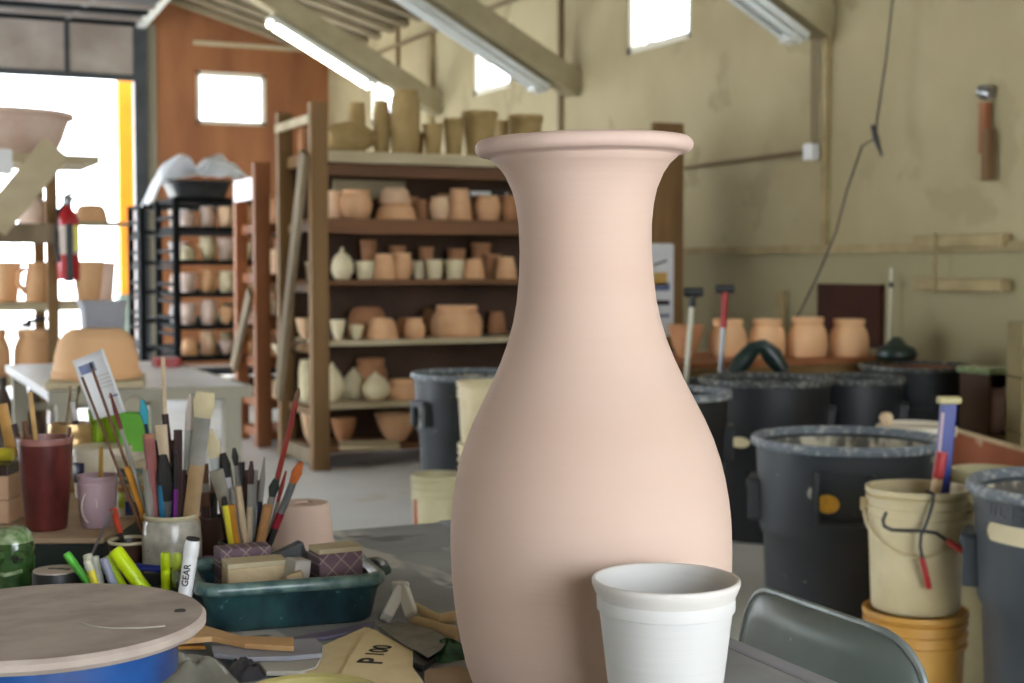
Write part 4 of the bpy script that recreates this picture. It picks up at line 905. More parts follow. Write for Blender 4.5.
# T-handled mixers
def mixer(px0, y0, px1, y1, d, grip, label):
    c = at_d(px1, y1, d); a = on(px0, .05, 6.55)
    t = thing('clay_mixer', label, 'mixer', a, None, 'T-handled mixers'); v = c - a; u = v.normalized()
    b = MB(); gs = .82 if grip is M['red_plastic'] else .93; b.tube([(0, 0, 0), v * (gs + .01)], .012, 10); b.build('shaft', M['cream_pen'] if grip is not M['red_plastic'] else M['steel'], t)
    b = MB(); b.tube([v * gs, v * .985], .016, 10); b.build('grip', grip, t)
    b = MB(); b.tube([v - RT * .042, v + RT * .042], .022, 10); b.build('crossbar', M['black_plastic'], t)
mixer(677, 365, 693, 292, 6.5, M['black_plastic'], 'cream shafted mixer with a black T handle closest to the vase')
mixer(716, 352, 725, 289, 6.55, M['red_plastic'], 'red gripped mixer with a black T handle in front of the first orange pot')
# rubber glove draped over the rim of the dark bin
dg = 6.41
q = [(731, 374), (742, 362), (753, 349), (762, 346), (772, 355), (783, 371)]
Q = [at_d(x, y, dg) for x, y in q]
t = thing('rubber_glove', 'dark green rubber glove draped in an arch behind the dark bin rim', 'glove', Q[0])
b = MB(); b.tube([v - Q[0] for v in Q], [.028, .044, .036, .034, .046, .034], 9); b.build('sleeve', M['glove'], t)
b = MB(); b.tube([Q[0] - Q[0] + Vector((.0, 0, -.0)), Q[0] - Q[0] - RT * .02 - Vector((0, 0, .04))], [.04, .034], 12); b.build('cuff', M['glove'], t)
for k in range(4):
    b = MB(); e = Q[5] - Q[0] + FH * (.03 * (k - 1.5)); b.tube([e, e + RT * .015 - Vector((0, 0, .05 + .01 * (k % 2)))], [.016, .012], 8); b.build('finger', M['glove'], t)
b = MB(); g0 = at_d(896, 356, 7.2)
b.lathe([(0, 0), (.09, 0), (.11, .03), (.09, .07), (.05, .085), (.02, .12), (0, .12)], 18); tag(b.build('green_bag', M['glove'], loc=(min(g0.x, 4.95), g0.y, .6705), smooth=80), 'dark green bundle on the bench right of the orange pots', 'bag')
# ================================================================== THE FRONT TABLE AND THE BIG VASE
T = .75
TX1, TY1 = .855, 2.06
t = thing('front_table', 'clay dusted grey table carrying the big vase and tools', 'table', (TX1, TY1, 0))
part_box(t, 'tabletop', M['canvas'], (-.875, -.9, T - .012), (1.70, 1.78, .024), .004)
part_box(t, 'edge_band', M['table_edge'], (-.012, -.9, T - .02), (.026, 1.80, .041), .004); part_box(t, 'edge_band', M['table_edge'], (-.875, -.005, T - .026), (1.70, .024, .04), .004)
for x in (-.12, -1.6):
    for y in (-.12, -1.7): part_box(t, 'leg', M['table_leg'], (x, y, .36), (.05, .05, .72))
part_box(t, 'apron', M['table_leg'], (-.86, -.12, .68), (1.44, .03, .08)); part_box(t, 'apron', M['table_leg'], (-.86, -1.7, .68), (1.44, .03, .08))
t = thing('side_table', 'second grey table behind the paint pots at the left', 'table', (.48, 2.08, 0))
part_box(t, 'tabletop', M['canvas'], (-.65, .3, T - .015), (1.3, .60, .03), .004)
for x in (-.06, -1.24):
    for y in (.05, .55): part_box(t, 'leg', M['table_leg'], (x, y, .36), (.05, .05, .72))

# the vase
VD = 1.30; k = VD / FPX
vp = on(594.5, T, VD)
t = thing('floor_vase', 'tall pink unglazed vase with a flared rolled rim, the main subject', 'vase', vp, Matrix.Rotation(-math.radians(1.15), 3, FH))
sil = [(703, 107), (699, 111), (683, 122), (662, 128.5), (640, 133), (620, 136.3), (600, 138.8), (575, 140.6), (553, 141.3), (530, 141), (515, 140.2), (500, 138.7), (480, 135.5), (460, 130.8), (440, 124.4), (420, 116), (400, 106), (380, 96), (360, 87), (340, 79.4), (320, 73.6), (300, 69.7), (275, 67), (250, 65.8), (225, 66.3), (205, 68.5), (190, 72), (175, 78.5), (165, 85.5), (158.5, 93)]
prof = [(0, 0)] + [(r * k, (703 - y) * k) for y, r in sil]
inner = [(92.5, 150), (84, 155), (76, 163), (66, 178), (60, 205), (57, 250), (62, 300), (74, 345), (98, 400), (118, 440), (131, 490), (134, 550), (128, 630), (104, 694), (0, 695)]
prof += [(r * k, (703 - y) * k) for r, y in inner]
# even out the profile so the wall stays smooth
b = MB(); b.lathe(prof, 96); b.build('body', M['bisque'], t, smooth=60)
lip = []
for i in range(17):
    a = math.radians(-115 + 265 * i / 16); lip.append((100.2 + 8.2 * math.cos(a), 147.5 - 8.0 * math.sin(a)))
lip = [(92.6, 158.4)] + lip + [(91, 149), (84, 155)]
b = MB(); b.lathe([(r * k, (703 - y) * k) for r, y in lip], 96); b.build('rolled_rim', M['bisque_rim'], t, smooth=60)

# the white cup
CD = 1.10; k = CD / FPX
cp = on(667.5, T, CD)
t = thing('white_cup', 'plain white unglazed cup in front of the pink vase', 'cup', cp)
y0 = 783
s = [(0, 783), (38, 783), (42, 781), (43.5, 775), (58.8, 683), (66.5, 618), (67.5, 612), (69.6, 611), (69.9, 600), (68.9, 598.5)]
i_ = [(70.3, 582), (68.5, 586), (66, 600), (55, 690), (41, 770), (0, 774)]
b = MB(); b.lathe([(r * k, (y0 - y) * k) for r, y in s + i_], 72); b.build('body', M['white_clay'], t, smooth=50)
b = MB(); b.lathe([(r * k, (y0 - y) * k) for r, y in [(68.9, 598.5), (72.2, 592), (74.6, 586), (75, 582.5), (74, 580.4), (72, 580), (70.4, 581.6), (69.6, 585)]], 72); b.build('rim', M['white_rim'], t, smooth=60)

# folding chair tucked under the right edge of the table
ch = at_X(845, 620, 1.0); cy = 1.345
t = thing('folding_chair', 'grey metal folding chair tucked against the right edge of the front table', 'chair', (1.0, cy, 0))
Wd, Hh = .345, .23; ztop = .747
out = rrect(Wd, Hh, .075, 8)
zc = ztop - Hh / 2
def bk(q): # bowed sheet, leaning back a little
    y, z = q.x, q.y; x = .03 - .06 * (1 - (y / (Wd / 2)) ** 2) * .5 + (z) * .16 + q.z; return (x, y, zc + z)
b = MB(); n = 12
rows = []
for off in (0, .006):
    ring = [Vector(bk(Vector((p[0], p[1], off)))) for p in out]; rows.append(ring)
# the sheet is laid out as strips so that it bends
cols = 16
def half(y):
    e = Wd / 2 - abs(y); r = .075
    return Hh / 2 if e >= r else Hh / 2 - r + math.sqrt(max(0, r * r - (r - e) ** 2))
vs = []; fs = []
for i in range(cols + 1):
    y = (-Wd / 2 + .002) + (Wd - .004) * i / cols
    for j in range(7):
        z = -half(y) + 2 * half(y) * j / 6
        vs.append(bk(Vector((y, z, 0))))
for i in range(cols):
    for j in range(6):
        a = i * 7 + j; fs.append((a, a + 1, a + 8, a + 7))
b.add(vs, fs); o = b.build('backrest', M['chair'], t, smooth=60); md = o.modifiers.new('thickness', 'SOLIDIFY'); md.thickness = .005; md.offset = 0
b = MB(); loop = [Vector(bk(Vector((p[0], p[1], 0)))) for p in out]; b.tube(loop + [loop[0], loop[1]], .0048, 8, caps=False); b.build('rolled_edge', M['chair_rim'], o)
for s in (-1, 1):
    b = MB(); y = s * (Wd / 2 - .02); b.tube([(.05, y, ztop - .10), (.03, y, .50), (-.36, y * 1.05, .012)], .011, 10); b.build('leg', M['chair'], t)
    b = MB(); b.tube([(-.24, y * .9, .45), (-.05, y * .9, .28), (.10, y * .95, .012)], .011, 10); b.build('leg', M['chair'], t)
b = MB(); b.prism([(x_, y_) for x_, y_ in rrect(.36, .36, .05)], .445, .46, fn=lambda q: (q.x - .17, q.y, q.z)); b.build('seat', M['chair'], t, smooth=40, bevel=.004)
b = MB(); b.tube([(.065, -.17, .20), (.065, .17, .20)], .008, 8); b.build('stretcher', M['chair'], t)

# ---- banding wheel
zb = .862
wp = at_z(43, 618, zb); wp.z = T
t = thing('banding_wheel', 'blue banding wheel with a clay dusted bat at the lower left corner', 'banding wheel', wp)
R = 161.5 * depth(wp) / FPX; hB = zb - T
b = MB(); b.lathe([(0, hB - .012), (R - .004, hB - .012), (R, hB - .008), (R, hB - .003), (R - .003, hB), (0, hB)], 72); b.build('bat', M['bat'], t)
b = MB(); r2 = R * .82; b.lathe([(0, hB - .052), (r2 - .012, hB - .052), (r2, hB - .045), (r2, hB - .0125), (0, hB - .0125)], 64); b.build('wheel_head', M['wheel_blue'], t)
b = MB(); b.lathe([(0, .0), (.075, 0), (.08, .006), (.07, .016), (.028, .024), (.024, hB - .053), (0, hB - .053)], 40); b.build('base', M['wheel_blue'], t)
pin = at_z(180, 611, zb) - wp; b = MB(); b.lathe([(0, hB), (.005, hB), (.0045, hB + .001), (0, hB + .001)], 12, (pin.x, pin.y, 0)); b.build('pin_hole', M['ink'], t)
arc = [at_z(x, y, zb + .0006) - wp for x, y in ((80, 622), (92, 626), (110, 628), (140, 628), (165, 626))]
b = MB(); b.tube(arc, .0006, 5); b.build('scratch_mark', M['pale_block'], t)

# ---- teal ceramic tub
A, Bq = at_z(208, 635, T), at_z(375, 621.5, T)
ux = (Bq - A).normalized(); ang = math.atan2(ux.y, ux.x); Rt = rotz(ang)
L0 = (Bq - A).length; LD = .135; HT = .056
tc = A + ux * L0 / 2 + (Rt @ Vector((0, LD / 2, 0)))
t = thing('ceramic_tub', 'dark teal glazed rectangular tub holding abrasive blocks', 'tub', tc, Rt)
rings = []
for z, e in ((0, -.004), (.004, 0), (.036, .006), (.0425, .010)): rings.append([Vector((x, y, z)) for x, y in rrect(L0 + 2 * e, LD + 2 * e, .022, 6)])
for z, e in ((.0425, -.001), (.01, -.008)): rings.append([Vector((x, y, z)) for x, y in rrect(L0 + 2 * e - .01, LD + 2 * e - .01, .018, 6)])
b = MB(); b.loft(rings); b.build('body', M['teal'], t, smooth=50)
rings = []
for z, e in ((.0425, .006), (.043, .012), (.046, .0145), (.053, .0135), (HT, .010), (HT, .004), (.05, .0)): rings.append([Vector((x, y, z)) for x, y in rrect(L0 + 2 * e, LD + 2 * e, .024, 6)])
b = MB(); b.loft(rings, False, False); b.build('rim', M['teal_rim'], t, smooth=60)
for s in (-1, 1):
    b = MB(); x = s * (L0 / 2 + .012)
    b.tube([(x, -.03, .046), (x + s * .012, -.022, .048), (x + s * .014, 0, .049), (x + s * .012, .022, .048), (x, .03, .046)], .0065, 8); b.build('lug_handle', M['teal'], t)
def block(name, label, m, top, px, ytop, d, w, dp, z0, turn=0, tilt=0, topmat=None, cat='abrasive block', roll=0):
    z1 = zat(px, ytop, d); h = z1 - z0; p = on(px, z0, d)
    R = rotz(ang + turn)
    if tilt: R = R @ Matrix.Rotation(tilt, 3, 'X')
    if roll: R = R @ Matrix.Rotation(roll, 3, 'Y')
    q = thing(name, label, cat, p, R, 'blocks in the teal tub')
    b = MB(); b.box((0, 0, (h - (.006 if topmat else 0)) / 2), (w, dp, h - (.006 if topmat else 0))); b.build('block', m, q, smooth=0, bevel=.0015)
    if topmat: b = MB(); b.box((0, 0, h - .003), (w, dp, .006)); b.build('foam_top', topmat, q, smooth=0, bevel=.001)
zt = T + .0105
block('sanding_block', 'tan sanding block at the front left of the teal tub', M['sponge_tan'], None, 252, 559, 1.615, .069, .038, zt, turn=.06, topmat=M['sponge_top'])
block('sanding_block', 'mauve diamond-patterned block at the back left of the teal tub', M['diamond'], None, 240, 545.5, 1.655, .062, .030, zt, turn=.12)
block('sanding_block', 'large purple diamond-patterned block with tan top at the right of the teal tub', M['diamond'], None, 334, 545, 1.622, .053, .036, zt, turn=.16, topmat=M['sponge_top'])
block('sanding_block', 'slate grey slab tilted between the blocks of the teal tub', M['slate'], None, 296, 545, 1.662, .050, .016, zt, turn=.25, roll=-.34)
block('sanding_block', 'small pale grey block in the middle of the teal tub', M['pale_block'], None, 291, 559, 1.60, .020, .026, zt, turn=.3, roll=.12)
block('sanding_block', 'small wedge of tan foam near the front rim of the teal tub', M['sponge_tan'], None, 306, 570, 1.585, .018, .012, zt, turn=-.2, roll=-.35)

# ---- pots of brushes
def lathed(name, label, cat, m, prof, p, seg=36, group=None, R=None, part='body', sm=40):
    t = thing(name, label, cat, p, R, group); b = MB(); b.lathe(prof, seg); b.build(part, m, t, smooth=sm); return t
jd = 1.775; jp = on(169, T, jd); jh = zat(169, 513, jd) - T; jr = 28.5 * jd / FPX
t = lathed('brush_jar', 'speckled grey stoneware jar full of brushes at the left', 'jar', M['stoneware'], [(0, 0), (jr * .86, 0), (jr * .95, .006), (jr * 1.03, jh * .3), (jr * 1.04, jh * .6), (jr * .99, jh * .88), (jr * .93, jh * .92), (jr * .95, jh * .95), (jr * .84, jh * .95), (jr * .86, jh * .5), (jr * .8, .01), (0, .008)], jp)
b = MB(); b.lathe([(jr * .92, jh * .93), (jr * .98, jh * .95), (jr, jh * .98), (jr * .96, jh), (jr * .88, jh * .995), (jr * .84, jh * .95)], 36); b.build('rim', M['stone_rim'], t)
def cuppot(name, label, m, rim, px, yr, d, hw, z0=T, cat='pot', taper=.8):
    p = on(px, z0, d); h = zat(px, yr, d) - z0; r = hw * d / FPX
    t = lathed(name, label, cat, m, [(0, 0), (r * taper, 0), (r * (taper + .04), .004), (r * .97, h * .93), (r * .88, h * .93), (r * (taper - .1), .008), (0, .006)], p)
    b = MB(); b.lathe([(r * .965, h * .92), (r, h * .94), (r, h * .98), (r * .97, h), (r * .9, h), (r * .88, h * .93)], 32); b.build('rim', rim, t); return t
t_brown = cuppot('brush_pot', 'small brown pot of brushes right behind the grey stoneware jar', M['brown_pot'], M['brown_pot'], 207, 516, 1.86, 15.5)
t_dark = cuppot('brush_pot', 'dark pot crammed with paint brushes behind the teal tub', M['dark_pot'], M['dark_pot'], 243, 540, 1.775, 27, taper=.86)

def stick(name, label, pb, pt, segs, cat='brush', group=None, flat=None):
    """segs: (share along the shaft where it ends, radius px there, material, part name) from the bottom up"""
    v = pt - pb; t = thing(name, label, cat, pb, None, group); s0 = 0; d = depth(pt) / FPX; r0 = segs[0][1] * d
    for (s1, r1, m, nm) in segs:
        b = MB(); pts = [v * s0, v * (s0 * .5 + s1 * .5), v * s1]; rr = [r0, (r0 + r1 * d) / 2, r1 * d]
        if nm == 'shaft': rr = [r1 * d] * 3
        if nm in ('bristles', 'tip'): rr = [rr[0], max(rr[0], r1 * d) * 1.06, max(r1 * d * (.9 if flat else .5), .0008)]
        b.tube(pts, rr, 8)
        if flat:
            u = v.normalized(); x = (RT - u * RT.dot(u)).normalized(); y = u.cross(x); f = flat
            for q in range(len(b.v)):
                w = b.v[q]; b.v[q] = u * w.dot(u) + x * w.dot(x) + y * w.dot(y) * f
        b.build(nm, m, t); s0 = s1; r0 = r1 * d
    return t
WOODC = colmat((206, 160, 104)); AMB = colmat((206, 140, 50), .3); FER = M['steel']; DKR = colmat((60, 34, 34)); BLK = colmat((30, 28, 30)); CRM = colmat((222, 206, 166), .9)
REDH = colmat((150, 44, 34), .35); NAV = colmat((28, 40, 70), .35); ROSE = colmat((160, 96, 92)); BRN = colmat((110, 72, 48)); PALE = colmat((214, 190, 156)); GRY = colmat((150, 146, 138)); ORB = colmat((200, 104, 44), .8); BLUE = colmat((40, 110, 150), .35)
GJ = 'brushes in the grey stoneware jar'
def injar(label, tx, ty, bx, dd, segs, name='paint_brush', cat='brush', flat=None, extra=0):
    """a tool whose foot stands inside the stoneware jar at column bx and whose tip shows at (tx, ty)"""
    foot = on(bx, T + .014, jd + dd * .5); tip = at_d(tx, ty, jd + dd + extra); return stick(name, label, foot, tip, segs, cat, GJ, flat)
injar('large flat brush with cream bristles and wide wooden handle, tallest in the stoneware jar', 205.5, 392, 181, -.012, [(.60, 8.5, colmat((176, 142, 100)), 'handle'), (.86, 9, GRY, 'ferrule'), (1, 11, CRM, 'bristles')], flat=.35)
injar('white tipped brush leaning left of the large cream brush', 191, 394, 178, .014, [(.55, 3.6, DKR, 'handle'), (.80, 4.4, colmat((190, 190, 184)), 'ferrule'), (1, 4, colmat((226, 214, 208), .9), 'bristles')])
injar('tan bristled brush half hidden behind the large cream brush', 199, 391, 186, .02, [(.6, 4, BRN, 'handle'), (.85, 5, FER, 'ferrule'), (1, 6, colmat((206, 186, 132), .9), 'bristles')])
injar('amber handled brush leaning left across the paper slip', 90, 362, 160, .012, [(.50, 3.8, AMB, 'handle'), (.97, 1.5, BRN, 'shaft'), (1, 1.2, BLK, 'tip')])
injar('thin brown brush leaning beside the amber handled brush', 82, 377, 154, .026, [(.5, 2.2, BRN, 'handle'), (1, 1.4, BRN, 'shaft')])
injar('dark red crooked tool in front of the paper slip', 110, 393, 162, .0, [(.80, 2.0, GRY, 'handle'), (1, 2.2, colmat((110, 40, 34)), 'tip')], name='loop_tool', cat='tool')
injar('thick rose coloured stick in the stoneware jar', 148, 434, 160, -.014, [(.97, 6, ROSE, 'handle'), (1, 5.5, colmat((180, 120, 90)), 'end')], name='rose_stick', cat='stick')
injar('long thin pale stick standing tallest in the middle of the jar', 163, 357, 167, .01, [(1, 2.2, PALE, 'stick')], name='thin_dowel', cat='stick')
injar('flat pale wooden spatula next to the thin dowel in the jar', 161, 425, 172, -.002, [(.5, 4, BRN, 'handle'), (1, 6.5, PALE, 'blade')], name='wooden_spatula', cat='spatula', flat=.3)
injar('black bristled brush standing upside down in the stoneware jar', 163, 455, 168, -.02, [(.45, 3, colmat((180, 110, 70)), 'handle'), (.62, 6, FER, 'ferrule'), (1, 8, BLK, 'bristles')])
injar('dark tool with a cyan tip above the green scourer', 142, 400, 165, .016, [(.86, 2, NAV, 'handle'), (1, 4.5, M['cyan'], 'tip')], name='needle_tool', cat='tool')
injar('dark wedge handled tool between the dowel and the large brush', 165, 414, 180, .004, [(.6, 3, DKR, 'handle'), (1, 3.4, DKR, 'blade')], name='wedge_tool', cat='tool')
injar('dark brown handle right of the rose stick in the jar', 178, 430, 174, -.012, [(1, 4.5, DKR, 'handle')], name='dark_tool', cat='tool')
injar('blue stick low in the stoneware jar', 160, 485, 163, -.024, [(1, 3, BLUE, 'handle')], name='blue_stick', cat='stick')
injar('white and black brush low at the left of the stoneware jar', 146, 470, 152, -.024, [(.35, 2.6, PALE, 'handle'), (.5, 3.4, BLK, 'ferrule'), (1, 4, GRY, 'bristles')])
injar('purple handled brush just left of the large cream brush', 176, 452, 171, -.018, [(.7, 2.6, M['purple'], 'handle'), (1, 3, BLK, 'bristles')])

for k, (tx, ty, bx, dd, m, w, lab) in enumerate(((153, 462, 157, .006, DKR, 3.2, 'dark handle behind the rose stick'), (170, 468, 170, -.006, BLK, 4.5, 'short black handle under the wooden spatula'), (173, 440, 176, .018, BRN, 3, 'brown handle behind the wedge tool'), (183, 470, 175, -.004, DKR, 3.4, 'dark handle against the wide wooden handle'), (156, 440, 163, .02, NAV, 2.4, 'navy handle below the cyan tipped tool'), (188, 440, 181, .02, BRN, 3.4, 'brown handle behind the large flat brush'))):
    injar(lab + ' in the stoneware jar', tx, ty, bx, dd, [(.7, w * .8, m, 'handle'), (1, w, m, 'end')])
GD = 'brushes in the dark pot'
def indark(label, tx, ty, bx, dd, segs, name='paint_brush', cat='brush', flat=None):
    foot = on(bx, T + .012, 1.775 + dd * .5); tip = at_d(tx, ty, 1.775 + dd); return stick(name, label, foot, tip, segs, cat, GD, flat)
indark('pointed pale palette knife at the back left of the dark pot', 211, 429, 228, .012, [(.5, 3, DKR, 'handle'), (.8, 7, colmat((190, 192, 190)), 'blade'), (1, 1.2, CRM, 'tip')], 'palette_knife', 'knife', .25)
indark('slanted brush with black flat bristles, left in the dark pot', 223, 453, 243, .0, [(.5, 3, BRN, 'handle'), (.8, 3.6, colmat((190, 186, 190)), 'ferrule'), (1, 5.5, BLK, 'bristles')])
indark('brush with a small round dark head in the dark pot', 234, 448, 246, .01, [(.55, 3, DKR, 'handle'), (.86, 2.2, FER, 'ferrule'), (1, 3.6, BLK, 'bristles')])
indark('brush with a worn dark tip and ivory handle in the dark pot', 251.5, 461, 244, -.004, [(.6, 3, PALE, 'handle'), (.8, 3.4, GRY, 'ferrule'), (1, 3, DKR, 'bristles')])
indark('thin brush with a navy handle and fine point in the dark pot', 264.5, 457, 251, .008, [(.4, 2, BRN, 'shaft'), (.62, 2.8, NAV, 'handle'), (1, 1, GRY, 'bristles')])
indark('long dark red brush handle leaning right, tallest in the dark pot', 299, 388, 252, .004, [(.55, 3, REDH, 'ferrule'), (.93, 2.8, REDH, 'handle'), (1, 1.6, BRN, 'tip')])
indark('brush with a dark green fan head in the dark pot', 276, 479, 251, -.008, [(.5, 3.4, colmat((180, 136, 86)), 'handle'), (.82, 3.4, GRY, 'ferrule'), (1, 5.5, colmat((50, 58, 52), .9), 'bristles')])
indark('small brush with a reddish fine tip beside the orange brush', 286, 471, 256, .006, [(.7, 2, GRY, 'handle'), (1, 2.2, REDH, 'bristles')])
indark('orange bristled brush with red band leaning far right', 301, 462, 254, -.012, [(.42, 4, BLK, 'handle'), (.55, 4.2, colmat((160, 24, 48)), 'band'), (.82, 4, FER, 'ferrule'), (1, 5.5, ORB, 'bristles')])
indark('grey curved rib tool in the middle of the dark pot', 216, 470, 240, -.006, [(.5, 5, GRY, 'handle'), (1, 8, colmat((140, 132, 116)), 'blade')], 'rib_tool', 'tool', .25)
indark('yellow pencil leaning in front in the dark pot', 224, 497, 234, -.024, [(.9, 3.6, M['yellow_pen'], 'shaft'), (1, 2, BLK, 'point')], 'pencil', 'pencil')
indark('orange stick just right of the yellow pencil', 231, 505, 237, -.02, [(1, 4, colmat((206, 140, 40)), 'stick')], 'orange_stick', 'stick')
indark('thick grey handle in the middle of the dark pot', 233, 488, 240, -.012, [(1, 4, GRY, 'handle')], 'grey_tool', 'tool')
indark('ivory brush handle slanting left in the dark pot', 238, 486, 247, -.018, [(1, 3.6, PALE, 'handle')], 'ivory_brush', 'brush')
indark('white slim stick left of the navy brush', 250, 478, 247, .012, [(1, 2.6, colmat((210, 206, 198)), 'stick')], 'white_stick', 'stick')
indark('dark brown handle left of the ivory brush in the dark pot', 241, 462, 241, .016, [(.8, 3.4, DKR, 'handle'), (1, 4, BLK, 'end')], 'brown_brush', 'brush')
indark('tan wide handle at the right front of the dark pot', 268, 505, 251, -.02, [(1, 5, colmat((190, 140, 90)), 'handle')], 'tan_tool', 'tool')
indark('black slim brush at the right rim of the dark pot', 259, 480, 258, .014, [(.7, 2.4, BLK, 'handle'), (1, 2.4, BRN, 'bristles')])
for k, (tx, ty, bx, dd, m, w, lab) in enumerate(((229, 470, 238, .018, DKR, 3, 'dark handle at the back left of the dark pot'), (246, 470, 247, .02, BRN, 3, 'brown handle at the back of the dark pot'), (262, 486, 252, .016, DKR, 2.6, 'dark slim handle behind the green fan brush'), (256, 470, 249, .018, GRY, 2.4, 'grey slim handle between navy and ivory brushes'), (219, 488, 236, .006, BLK, 3.4, 'black handle leaning left over the dark pot rim'), (272, 495, 255, .0, BRN, 3, 'brown handle under the orange bristled brush'))):
    indark(lab, tx, ty, bx, dd, [(.8, w, m, 'handle'), (1, w * .9, m, 'end')])
GB = 'brushes in the brown pot'
for tx, ty, bx, m, w, lab in ((196, 440, 203, BRN, 3, 'brown handle behind the large cream brush'), (203, 464, 206, GRY, 5, 'broad dull brush in the brown pot'), (214, 476, 210, BLK, 4, 'black handle at the right of the brown pot'), (196, 470, 206, GRY, 2.6, 'grey slanted rod in the brown pot'), (205, 492, 204, DKR, 5, 'short dark handle in the brown pot')):
    foot = on(bx, T + .012, 1.86); stick('paint_brush', lab, foot, at_d(tx, ty, 1.865 + .006 * (bx - 206) / 3), [(.8, w, m, 'handle'), (1, w * 1.1, BRN, 'end')], 'brush', GB)

# ---- dark box with the paint cups
dB0, dB1 = 1.82, 2.30
a, c = on(-30, T, dB0), on(100, T, dB0)
zBx = .80
t = thing('storage_box', 'dark green box with a tan top under the paint cups', 'box', (a + c) / 2 + FH * (dB1 - dB0) / 2, rotz(-YAW))
wB = (c - a).dot(RT)
part_box(t, 'case', M['dark_green'], (0, 0, (zBx - T - .008) / 2), (wB - .01, dB1 - dB0 - .01, zBx - T - .008)); part_box(t, 'lid', M['shelf_tan'], (0, 0, zBx - T - .0045), (wB, dB1 - dB0, .008), .002)
zB = zBx
def on_box(px, d): return on(px, zB + .0002, d)
# maroon glass with brushes
gd = 1.885; gp = on_box(42.5, gd); gh = zat(42, 437, gd) - zB; gr, gb = 27.5 * gd / FPX, 20.5 * gd / FPX
t = lathed('plastic_tumbler', 'tall maroon stained tumbler with brushes at the left edge', 'cup', M['maroon'], [(0, 0), (gb * .95, 0), (gb, .003), (gr * .985, gh * .93), (gr * .92, gh * .93), (gb * .85, .012), (0, .01)], gp)
b = MB(); b.lathe([(gr * .98, gh * .925), (gr, gh * .97), (gr, gh), (gr * .94, gh), (gr * .92, gh * .925)], 36); b.build('rim', M['maroon_rim'], t)
GM = 'brushes in the maroon tumbler'
for tx, ty, bx, m, w, lab in ((30, 392, 41, colmat((196, 156, 96)), 2.6, 'long tan stick in the maroon tumbler'), (14, 424, 36, DKR, 3.4, 'dark brush leaning left in the maroon tumbler'), (24, 421, 38, BRN, 3, 'brown handle leaning left in the maroon tumbler'), (70, 427, 48, BRN, 2.2, 'short brown stub at the right of the maroon tumbler'), (18, 432, 37, colmat((190, 150, 90)), 2.4, 'tan stub at the left rim of the maroon tumbler')):
    stick('paint_brush', lab, on(bx, zB + .014, gd), at_d(tx, ty, gd + .004), [(.85, w, m, 'handle'), (1, w * .9, m, 'end')], 'brush', GM)
# lavender cup with stick
ld = 1.90; lp = on_box(94.5, ld); lh = zat(94, 475, ld) - zB; lr = 20 * ld / FPX
t = lathed('lavender_cup', 'lavender plastic cup with an embossed loop beside the tumbler', 'cup', M['lavender'], [(0, 0), (lr * .72, 0), (lr * .8, .006), (lr * .93, lh * .35), (lr, lh * .85), (lr * .97, lh * .86), (lr * .97, lh * .93), (lr * .9, lh * .93), (lr * .7, .01), (0, .008)], lp)
b = MB(); b.lathe([(lr * .96, lh * .92), (lr * 1.02, lh * .94), (lr * 1.02, lh), (lr * .92, lh), (lr * .9, lh * .92)], 32); b.build('rim', M['lavender'], t)
fr = -FH; b = MB(); n = 14; b.tube([Vector((0, 0, lh * .42)) + RT * (.010 * math.cos(2 * PI * i / n) - .004) + Vector((0, 0, .021 * math.sin(2 * PI * i / n))) + fr * (lr * .955 - .002 * abs(math.sin(2 * PI * i / n))) for i in range(n - 3)], .0011, 6); b.build('embossed_loop', M['label_pink'], t)
stick('amber_stick', 'short amber stick standing in the lavender cup', on(97, zB + .012, ld), at_d(101, 447, ld), [(1, 2.2, colmat((206, 160, 60)), 'stick')], 'stick')
# cream tub with a navy label
td = 2.16; tp = on_box(99, td); th = zat(99, 446, td) - zB; tr = 30 * td / FPX
t = lathed('plastic_tub', 'wide cream tub with a navy label behind the lavender cup', 'tub', M['tub_white'], [(0, 0), (tr * .85, 0), (tr * .93, th * .9), (tr * .85, th * .9), (0, .01)], tp)
b = MB(); b.lathe([(tr * .9, th * .86), (tr, th * .87), (tr, th * .97), (tr * .97, th), (0, th)], 40); b.build('lid', M['tub_white'], t)
def wrapped(t, r, px_c, p_c, d, ang0, ang1, z0, z1, nm, m):
    b = MB(); n = 8; vs = []; fs = []
    for i in range(n + 1):
        a = ang0 + (ang1 - ang0) * i / n; dr = FH * (-math.cos(a)) + RT * math.sin(a)
        for z in (z0, z1): vs.append(dr * r + Vector((0, 0, z)))
    for i in range(n): fs.append((2 * i, 2 * i + 2, 2 * i + 3, 2 * i + 1))
    b.add(vs, fs); o = b.build(nm, m, t); md = o.modifiers.new('thickness', 'SOLIDIFY'); md.thickness = .0006; md.offset = 1
wrapped(t, tr * .925, 0, 0, 0, -1.05, -.35, th * .30, th * .72, 'label', M['navy'])
